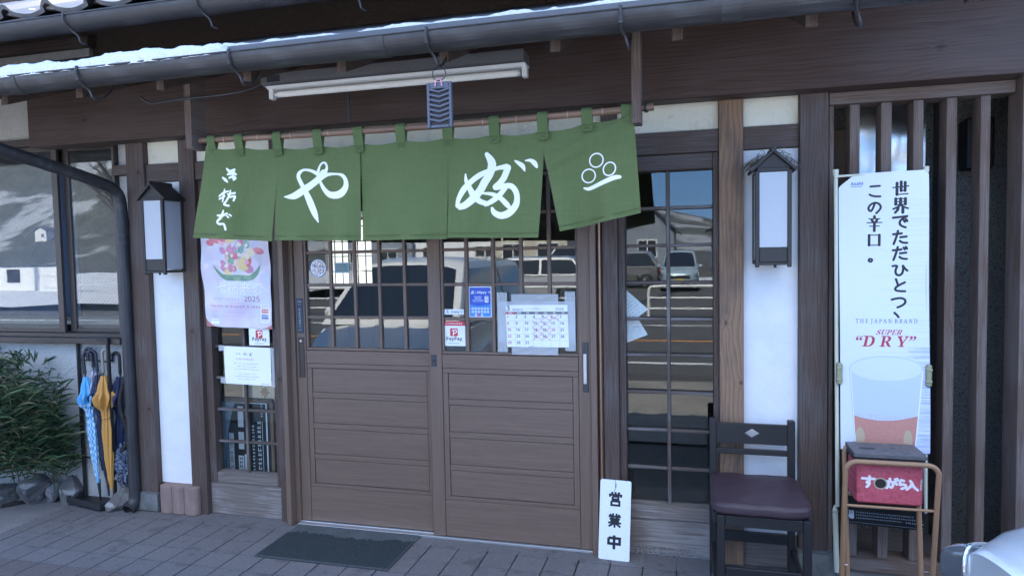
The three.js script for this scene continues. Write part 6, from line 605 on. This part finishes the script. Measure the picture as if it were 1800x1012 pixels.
// ---------------------------------------------------------------- the street in front of the shop, mirrored in its glass
{
  const dark = phy({ color: lin(0.012, 0.014, 0.016), roughness: 0.05, clearcoat: 1, clearcoatRoughness: 0 }), tyre = std({ color: lin(0.018, 0.018, 0.018), roughness: 0.85 }), chrome = std({ color: lin(0.75, 0.76, 0.78), metalness: 1, roughness: 0.12 }), trim = std({ color: lin(0.02, 0.02, 0.022), roughness: 0.5 }), lens = phy({ color: lin(0.9, 0.92, 0.95), roughness: 0.02, transmission: 1, thickness: 0, ior: 1.5 }), smoked = phy({ color: lin(0.1, 0.105, 0.11), roughness: 0.12, clearcoat: 1, clearcoatRoughness: 0.03 }), redL = phy({ color: lin(0.35, 0.01, 0.012), roughness: 0.1, clearcoat: 1 });
  const paint = (r, g, b, metal = 0) => phy({ color: lin(r, g, b), roughness: metal ? 0.35 : 0.3, metalness: metal, clearcoat: 1, clearcoatRoughness: 0.04 });
  const rimGeo = (() => { const l = [new THREE.CylinderGeometry(0.045, 0.045, 0.03, 14).rotateZ(Math.PI / 2)]; for (let i = 0; i < 10; i++) l.push(bx(-0.012, 0.012, 0.02, 0.19, -0.016, 0.016, 'y', 0.004).rotateX(i * Math.PI / 5)); l.push(new THREE.TorusGeometry(0.195, 0.018, 8, 28).rotateY(Math.PI / 2)); return merge(l); })();
  const tyreGeo = new THREE.LatheGeometry([[0.2, -0.09], [0.27, -0.095], [0.3, -0.07], [0.31, 0], [0.3, 0.07], [0.27, 0.095], [0.2, 0.09]].map(([a, b]) => new THREE.Vector2(a, b)), 32).rotateZ(Math.PI / 2);
  // the car stands along z with its nose at -z
  function car(name, label, pos, turn, o) {
    const c = thing(name, label, o.cat ?? 'car', pos, { local: true, group: o.group }); c.rotation.y = turn; const { L, W, H, p } = o, f = -L / 2, r = L / 2, belt = o.belt ?? 0.92, hood = o.hood ?? 0.95, ax = [f + 0.72, r - 0.68], wr = 0.36, hb = o.hoodY ?? 0.86;
    const s = new THREE.Shape(); s.moveTo(f + 0.1, 0.2); s.quadraticCurveTo(f - 0.01, 0.25, f, 0.5); s.quadraticCurveTo(f + 0.01, hb - 0.16, f + 0.16, hb - 0.07); s.quadraticCurveTo(f + hood * 0.6, hb + 0.02, f + hood, belt); s.lineTo(r - 0.08, belt + 0.04); s.quadraticCurveTo(r, belt, r, 0.6); s.quadraticCurveTo(r, 0.26, r - 0.1, 0.22); s.lineTo(ax[1] + wr, 0.22); s.absarc(ax[1], 0.28, wr, 0, Math.PI, false); s.lineTo(ax[1] - wr, 0.2); s.lineTo(ax[0] + wr, 0.2); s.absarc(ax[0], 0.28, wr, 0, Math.PI, false); s.lineTo(ax[0] - wr, 0.2);
    const bv = 0.09, g = new THREE.ExtrudeGeometry(s, { depth: W - 2 * bv, bevelEnabled: true, bevelSize: 0.0, bevelThickness: 0.0, bevelSegments: 1, steps: 14, curveSegments: 16 }).translate(0, 0, -(W - 2 * bv) / 2).rotateY(-Math.PI / 2); // x across, z along
    const q = g.attributes.position; for (let i = 0; i < q.count; i++) { let x = q.getX(i) / (W / 2 - bv), y = q.getY(i), z = q.getZ(i); const cr = Math.pow(Math.abs(x), 4), fr = clamp((f + 0.75 - z) / 0.75), re = clamp((z - r + 0.5) / 0.5); z += cr * (0.3 * fr * fr * 1.2 - 0.16 * re * re); y -= cr * 0.07 * sstep(0.55, belt, y) * (y > 0.5 ? 1 : 0); const ww = (W / 2) * (1 - 0.05 * fr - 0.03 * re - 0.03 * sstep(0.6, belt, y)); q.setXYZ(i, x * ww, y, z); } g.deleteAttribute('normal'); g.deleteAttribute('uv');
    add(c, 'body', toCreasedNormals(mergeVertices(g, 1e-3), 0.7), p);
    const taper = (x, y) => x * (1 - 0.2 * clamp((y - belt) / (H - belt)));
    const ghp = [[f + hood - 0.05, belt - 0.02], [f + hood + (o.screen ?? 0.62), H - 0.05], [f + hood + (o.screen ?? 0.62) + 0.25, H], [r - (o.back ?? 0.5) - 0.2, H - 0.01], [r - (o.back ?? 0.5), H - 0.06], [r - 0.07, belt - 0.02]];
    const gs = new THREE.Shape(ghp.map(([z, y]) => new THREE.Vector2(z, y))), gg = new THREE.ExtrudeGeometry(gs, { depth: W * 0.94, bevelEnabled: false, steps: 6 }).translate(0, 0, -W * 0.47).rotateY(-Math.PI / 2), gp = gg.attributes.position; for (let i = 0; i < gp.count; i++) { const x = gp.getX(i), y = gp.getY(i); gp.setX(i, taper(x, y)); gp.setY(i, y - 0.05 * Math.pow(Math.abs(x) / (W * 0.47), 4) * clamp((y - belt) / (H - belt))); } gg.deleteAttribute('normal'); gg.deleteAttribute('uv'); add(c, 'cabin', toCreasedNormals(mergeVertices(gg, 1e-3), 0.6), p);
    // side windows, windscreen, rear window: panels just proud of the cabin
    const cut = [f + hood + 0.75, (f + hood + r) / 2 + 0.15, r - 0.45]; const edgeZ = (y, a, b) => mix(a[0], b[0], (y - a[1]) / (b[1] - a[1]));
    for (const sx of [-1, 1]) for (let k = 0; k < 2; k++) { const y0 = belt + 0.03, y1 = H - 0.12, zf = (y) => k === 0 ? edgeZ(y, ghp[0], ghp[1]) + 0.13 : cut[1] + 0.04, zb = (y) => k === 0 ? cut[1] - 0.04 : edgeZ(y, ghp[5], ghp[4]) - 0.1, P3 = (z, y) => [sx * (taper(W * 0.47, y) + 0.006), y, z], a = P3(zf(y1), y1), b = P3(zb(y1), y1), d = P3(zb(y0), y0), e = P3(zf(y0), y0), gq = new THREE.BufferGeometry(); gq.setAttribute('position', new THREE.Float32BufferAttribute(sx > 0 ? [...a, ...b, ...d, ...a, ...d, ...e] : [...a, ...d, ...b, ...a, ...e, ...d], 3)); gq.computeVertexNormals(); add(c, 'side_window', gq, dark); }
    for (const [A, Bq, n, off] of [[ghp[0], ghp[1], 'windscreen', -0.008], [ghp[5], ghp[4], 'rear_window', 0.008]]) { const y0 = mix(A[1], Bq[1], 0.1), y1 = mix(A[1], Bq[1], 0.93), pts = []; const at = (s2, y) => [s2 * (taper(W * 0.47, y) - 0.07), y + 0.012 - 0.05 * Math.pow(Math.abs(s2), 4) * clamp((y - belt) / (H - belt)), mix(A[0], Bq[0], (y - A[1]) / (Bq[1] - A[1])) + off * 2]; const N = 10; for (let i = 0; i < N; i++) { const s0 = -1 + 2 * i / N, s1 = -1 + 2 * (i + 1) / N, a = at(s0, y1), b = at(s1, y1), d = at(s1, y0), e = at(s0, y0); pts.push(...a, ...b, ...d, ...a, ...d, ...e); } const gq = new THREE.BufferGeometry(); gq.setAttribute('position', new THREE.Float32BufferAttribute(pts, 3)); gq.computeVertexNormals(); add(c, n, gq, dark); }
    for (const sx of [-1, 1]) for (const z of ax) { const w = sub(c, 'wheel'); w.position.set(sx * (W / 2 - 0.1), 0.31, z); add(w, 'tyre', tyreGeo, tyre); const rm = add(w, 'rim', rimGeo, chrome); rm.position.x = sx * 0.075; }
    for (const sx of [-1, 1]) { const hl = sub(c, 'headlight'), lg = new THREE.SphereGeometry(1, 28, 18); { const q = lg.attributes.position; for (let i = 0; i < q.count; i++) { const e = 4, X = q.getX(i), Y = q.getY(i), Z = q.getZ(i), k = 1 / Math.pow(Math.pow(Math.abs(X), e) + Math.pow(Math.abs(Y), e) + Math.pow(Math.abs(Z), e), 1 / e); q.setXYZ(i, X * k * 0.036, Y * k * 0.055 + Z * k * 0.03, Z * k * 0.12); } lg.computeVertexNormals(); } lg.rotateY(-sx * 0.72); add(hl, 'lens', lg, smoked); add(hl, 'chrome_trim', tube([[-sx * 0.13, 0.035, -0.105], [-sx * 0.04, 0.068, -0.035], [sx * 0.05, 0.106, 0.05], [sx * 0.115, 0.118, 0.125], [sx * 0.135, 0.05, 0.15], [sx * 0.13, -0.035, 0.14]].map(([x, y, z]) => [x * 0.7, y * 0.7, z * 0.7]), 0.006, 30, 8), chrome); add(hl, 'lamp_bulb', new THREE.SphereGeometry(0.03, 14, 10).translate(-sx * 0.06, 0, -0.1), chrome); hl.position.set(sx * (W / 2 - 0.135), hb - 0.2, f + 0.27); add(c, 'door_mirror', new THREE.SphereGeometry(1, 18, 12).scale(0.09, 0.065, 0.05).translate(sx * (W / 2 + 0.06), belt + 0.06, f + hood + 0.35), p); add(c, 'tail_light', bx(sx * (W / 2 - 0.13) - 0.08, sx * (W / 2 - 0.13) + 0.08, 0.68, 0.84, r - 0.09, r + 0.004, 'y', 0.02), redL); }
    add(c, 'grille', bx(-W * 0.27, W * 0.27, 0.5, hb - 0.22, f - 0.004, f + 0.06, 'x', 0.015), trim); add(c, 'lower_grille', bx(-W * 0.3, W * 0.3, 0.26, 0.38, f + 0.0, f + 0.08, 'x', 0.015), trim); add(c, 'number_plate', bx(-0.165, 0.165, 0.39, 0.5, f - 0.012, f + 0.02, 'x', 0.004), o.plate ?? M.white); return c;
  }
  const white = paint(0.78, 0.78, 0.76), yellow = std({ color: lin(0.7, 0.5, 0.05), roughness: 0.5 });
  car('parked_car', 'small white car parked nose-in facing the sliding doors', [-2.72, G, 3.5], 0, { L: 3.4, W: 1.5, H: 1.58, p: white, hood: 0.62, screen: 0.5, back: 0.25, hoodY: 0.86, belt: 0.98, plate: yellow, group: 'cars parked at the shop' });
  car('parked_car', 'white car parked nose-in with its headlight in front of the slatted screen', [1.448, G, 3.057], 0, { L: 4.0, W: 1.66, H: 1.6, p: white, hood: 0.9, hoodY: 0.95, belt: 1.0, group: 'cars parked at the shop' });
  const lot = 'cars in the car park across the road';
  car('parked_car', 'silver hatchback in the car park across the road, behind the guard rail', [-5.2, G, 18], Math.PI / 2, { L: 4.3, W: 1.75, H: 1.5, p: paint(0.5, 0.5, 0.49, 0.4), group: lot });
  car('parked_car', 'dark grey sport utility car standing side-on in the far car park', [-3.6, G, 27], Math.PI / 2, { L: 4.6, W: 1.8, H: 1.62, p: paint(0.16, 0.155, 0.15, 0.5), hood: 1.15, group: lot });
  car('parked_car', 'pale blue small car with a yellow number plate facing the road', [-0.5, G, 25], 0, { L: 3.4, W: 1.48, H: 1.6, p: paint(0.34, 0.45, 0.5, 0.3), hood: 0.65, plate: yellow, group: lot });
  car('parked_car', 'white van behind the dark grey sport utility car', [-5.5, G, 31], Math.PI / 2, { L: 4.4, W: 1.7, H: 1.95, p: white, hood: 0.4, belt: 1.05, hoodY: 0.98, back: 0.15, group: lot });
  const pipe = std({ color: lin(0.75, 0.75, 0.72), roughness: 0.45 }); [[-10.9, -8.9, 'beyond the snow field corner'], [-7.6, -5.6, 'before the silver hatchback'], [-4.3, -2.3, 'before the dark grey car'], [-1.04, 1.0, 'before the pale blue car'], [2.2, 4.2, 'at the end of the row']].forEach(([a, b, w]) => { const t = thing('guard_rail', 'white tubular pedestrian guard rail ' + w, 'guard rail', [(a + b) / 2, G, 13.3], { group: 'guard rails along the road' }); add(t, 'outer_tube', tube([[a, G, 13.3], [a, G + 0.55, 13.3], [a + 0.03, G + 0.7, 13.3], [a + 0.2, G + 0.74, 13.3], [b - 0.2, G + 0.74, 13.3], [b - 0.03, G + 0.7, 13.3], [b, G + 0.55, 13.3], [b, G, 13.3]], 0.035, 70, 10, 0.3), pipe); for (const y of [0.2, 0.46]) add(t, 'rail', rod([a, G + y, 13.3], [b, G + y, 13.3], 0.022), pipe); });
  // houses
  const tin = std({ color: lin(0.09, 0.1, 0.12), roughness: 0.5 }), gls = phy({ color: lin(0.03, 0.035, 0.04), roughness: 0.08 });
  function house(x, z, w, d, h, rh, wall, label, wins) { const t = thing('house', label, 'house', [x, G, z], { local: true, group: 'houses across the road' }); add(t, 'wall', bx(-w / 2, w / 2, 0, h, -d / 2, d / 2, 'x', 0.02), wall); const s = new THREE.Shape(); s.moveTo(-w / 2, h); s.lineTo(w / 2, h); s.lineTo(0, h + rh); add(t, 'gable', new THREE.ExtrudeGeometry(s, { depth: d, bevelEnabled: false }).translate(0, 0, -d / 2), wall); const a = Math.atan2(rh, w / 2), l = Math.hypot(rh, w / 2) + 0.5; for (const sx of [-1, 1]) { const g = bx(0, l, 0, 0.12, -d / 2 - 0.4, d / 2 + 0.4, 'z', 0.02); g.rotateZ(-a); if (sx < 0) g.rotateY(Math.PI); g.translate(0, h + rh, 0); add(t, 'roof', g, tin); } for (const [wx, wy, ww, wh] of wins) { const f = add(t, 'window', [bx(wx - ww / 2 - 0.08, wx + ww / 2 + 0.08, wy - 0.08, wy, -d / 2 - 0.06, -d / 2, 'x'), bx(wx - ww / 2 - 0.08, wx + ww / 2 + 0.08, wy + wh, wy + wh + 0.08, -d / 2 - 0.06, -d / 2, 'x'), bx(wx - ww / 2 - 0.08, wx - ww / 2, wy, wy + wh, -d / 2 - 0.06, -d / 2), bx(wx + ww / 2, wx + ww / 2 + 0.08, wy, wy + wh, -d / 2 - 0.06, -d / 2), bx(wx - 0.04, wx + 0.04, wy, wy + wh, -d / 2 - 0.05, -d / 2)], M.white); add(f, 'pane', bx(wx - ww / 2, wx + ww / 2, wy, wy + wh, -d / 2 - 0.03, -d / 2 - 0.005, 'x', 0), gls); } return t; }
  const beige = std({ color: lin(0.55, 0.5, 0.4), roughness: 0.9 }), greyW = std({ color: lin(0.22, 0.25, 0.29), roughness: 0.8 }), whiteW = std({ color: lin(0.75, 0.75, 0.73), roughness: 0.9 });
  house(-10.5, 44, 5, 6, 3.6, 0.8, beige, 'beige clad house beyond the silver hatchback', [[-1.2, 1, 1.4, 1.2], [1.2, 1, 1.4, 1.2]]); house(-3, 47, 3.6, 6, 3.1, 1.8, greyW, 'blue grey gabled house behind the white van', [[0, 1.2, 1.2, 1.1]]); house(5, 52, 7, 7, 3.2, 1.6, whiteW, 'white gabled house beside the blue grey one', [[-2, 1, 1.6, 1.2], [1.5, 1, 1.6, 1.2]]); house(-18, 52, 8, 7, 5.2, 2, whiteW, 'tall white two-storey house across the road', [[-2.5, 1, 1.6, 1.2], [2, 1, 1.6, 1.2], [-2.5, 3.4, 1.6, 1.2], [2, 3.4, 1.6, 1.2]]); const hillY = (x, z) => -3 + sstep(225, 480, z) * (14 + 78 * sstep(120, -320, x)) * (0.55 + 0.9 * fbm(x * 0.006 + 5, z * 0.008, 23, 5)); house(-352, 300, 8, 8, 7, 2, whiteW, 'white house standing on the wooded hillside', [[1.5, 3.6, 1.8, 1.8]]).position.y = hillY(-352, 296) - 1; house(-30, 60, 9, 8, 4.6, 2.2, greyW, 'dark roofed grey house at the edge of the snow field', [[-2, 1, 1.8, 1.2], [2, 1, 1.8, 1.2]]);
  const gw = thing('garden_wall', 'long low white wall with dark openings behind the snow field', 'wall', [-37, G, 21]); add(gw, 'wall', bx(-48, -27.5, G, 1.32, 20.9, 21.2, 'x', 0.02), whiteW); for (let x = -44.2; x < -28; x += 4.5) add(gw, 'louvre_opening', bx(x, x + 0.75, 0.6, 1.2, 20.86, 20.92, 'y', 0.01), M.blackMetal); add(gw, 'coping', bx(-48.1, -27.4, 1.32, 1.42, 20.84, 21.26, 'x', 0.02), tin);
  // wooded hills
  { const g = new THREE.PlaneGeometry(1500, 420, 150, 42).rotateX(-Math.PI / 2).translate(-150, 0, 420), p = g.attributes.position, u = g.attributes.uv; for (let i = 0; i < p.count; i++) { const x = p.getX(i), z = p.getZ(i), k = 0; p.setY(i, hillY(x, z)); u.setXY(i, x, z); } g.computeVertexNormals(); structure('hills', g, std({ map: colorTex(512, 512, (a, b) => { const n = fbm(a * 30, b * 30, 27, 5, 30, 30), s = sstep(0.6, 0.72, fbm(a * 8, b * 8, 29, 5, 8, 8)); return mix3([0.07, 0.075, 0.07].map((q) => q * (0.6 + 0.9 * n)), [0.5, 0.52, 0.55], s * 0.5); }, 200, 200), roughness: 1 })); }
  // poles and wires
  const conc = std({ color: lin(0.3, 0.29, 0.28), roughness: 0.9 }); [[-2.1, 14.6, 'beside the blue grey house'], [-30, 14.6, 'beside the low white wall'], [26, 14.6, 'far along the road']].forEach(([x, z, w]) => { const t = thing('utility_pole', 'concrete utility pole ' + w, 'utility pole', [x, G, z], { group: 'utility poles along the road' }); add(t, 'shaft', rod([x, G, z], [x, 9.5, z], 0.16, 0.1, 14), conc); add(t, 'crossarm', bx(x - 0.06, x + 0.06, 8.6, 8.72, z - 0.9, z + 0.9, 'z'), M.darkMetal); });
  for (const [y, z] of [[8.78, 13.8], [8.78, 15.3], [7.4, 14.6]]) for (const [a, b] of [[-30, -2.1], [-2.1, 26]]) { const pts = []; for (let i = 0; i <= 8; i++) { const q = i / 8; pts.push([mix(a, b, q), y - 1.1 * Math.sin(Math.PI * q), z]); } tag(add(scene, 'overhead_wire', tube(pts, 0.012, 40, 5), M.blackMetal), (y < 8 ? 'lowest overhead wire' : z < 14 ? 'upper overhead wire on the roadside arm' : 'upper overhead wire on the far arm') + (a < -5 ? ' running towards the low white wall' : ' running away past the white gabled house'), 'wire', 'overhead wires'); }
  // bare trees
  const bark = std({ color: lin(0.07, 0.058, 0.05), roughness: 0.95 }); function tree(x, z, h, seed, label) { const r = rng(seed), t = thing('bare_tree', label, 'tree', [x, G, z], { local: true, group: 'bare trees across the road' }), tr = [], tw = []; (function grow(o, d, l, w, n) { const e = o.clone().addScaledVector(d, l); (n > 3 ? tr : tw).push(rod(o.toArray(), e.toArray(), w, w * 0.7, n > 3 ? 9 : 5)); if (n <= 0) return; const k = n > 3 ? 3 : 3; for (let i = 0; i < k; i++) grow(o.clone().lerp(e, 0.55 + 0.45 * (i + 1) / k), d.clone().add(V((r() - 0.5) * 1.3, (r() - 0.25) * 0.7, (r() - 0.5) * 1.3)).normalize(), l * (0.6 + 0.22 * r()), w * 0.58, n - 1); })(V(0, 0, 0), V(0, 1, 0), h * 0.3, h * 0.022, 5); add(t, 'trunk', tr, bark); tag(add(t, 'crown', tw, bark), null, null, null, 'stuff'); } tree(-19, 17, 6.5, 5, 'bare tree standing in front of the low white wall'); tree(-26, 24, 8, 9, 'taller bare tree behind the low white wall'); tree(3.4, 36, 6, 13, 'bare tree beside the white gabled house');
}

renderer.render(scene, camera);
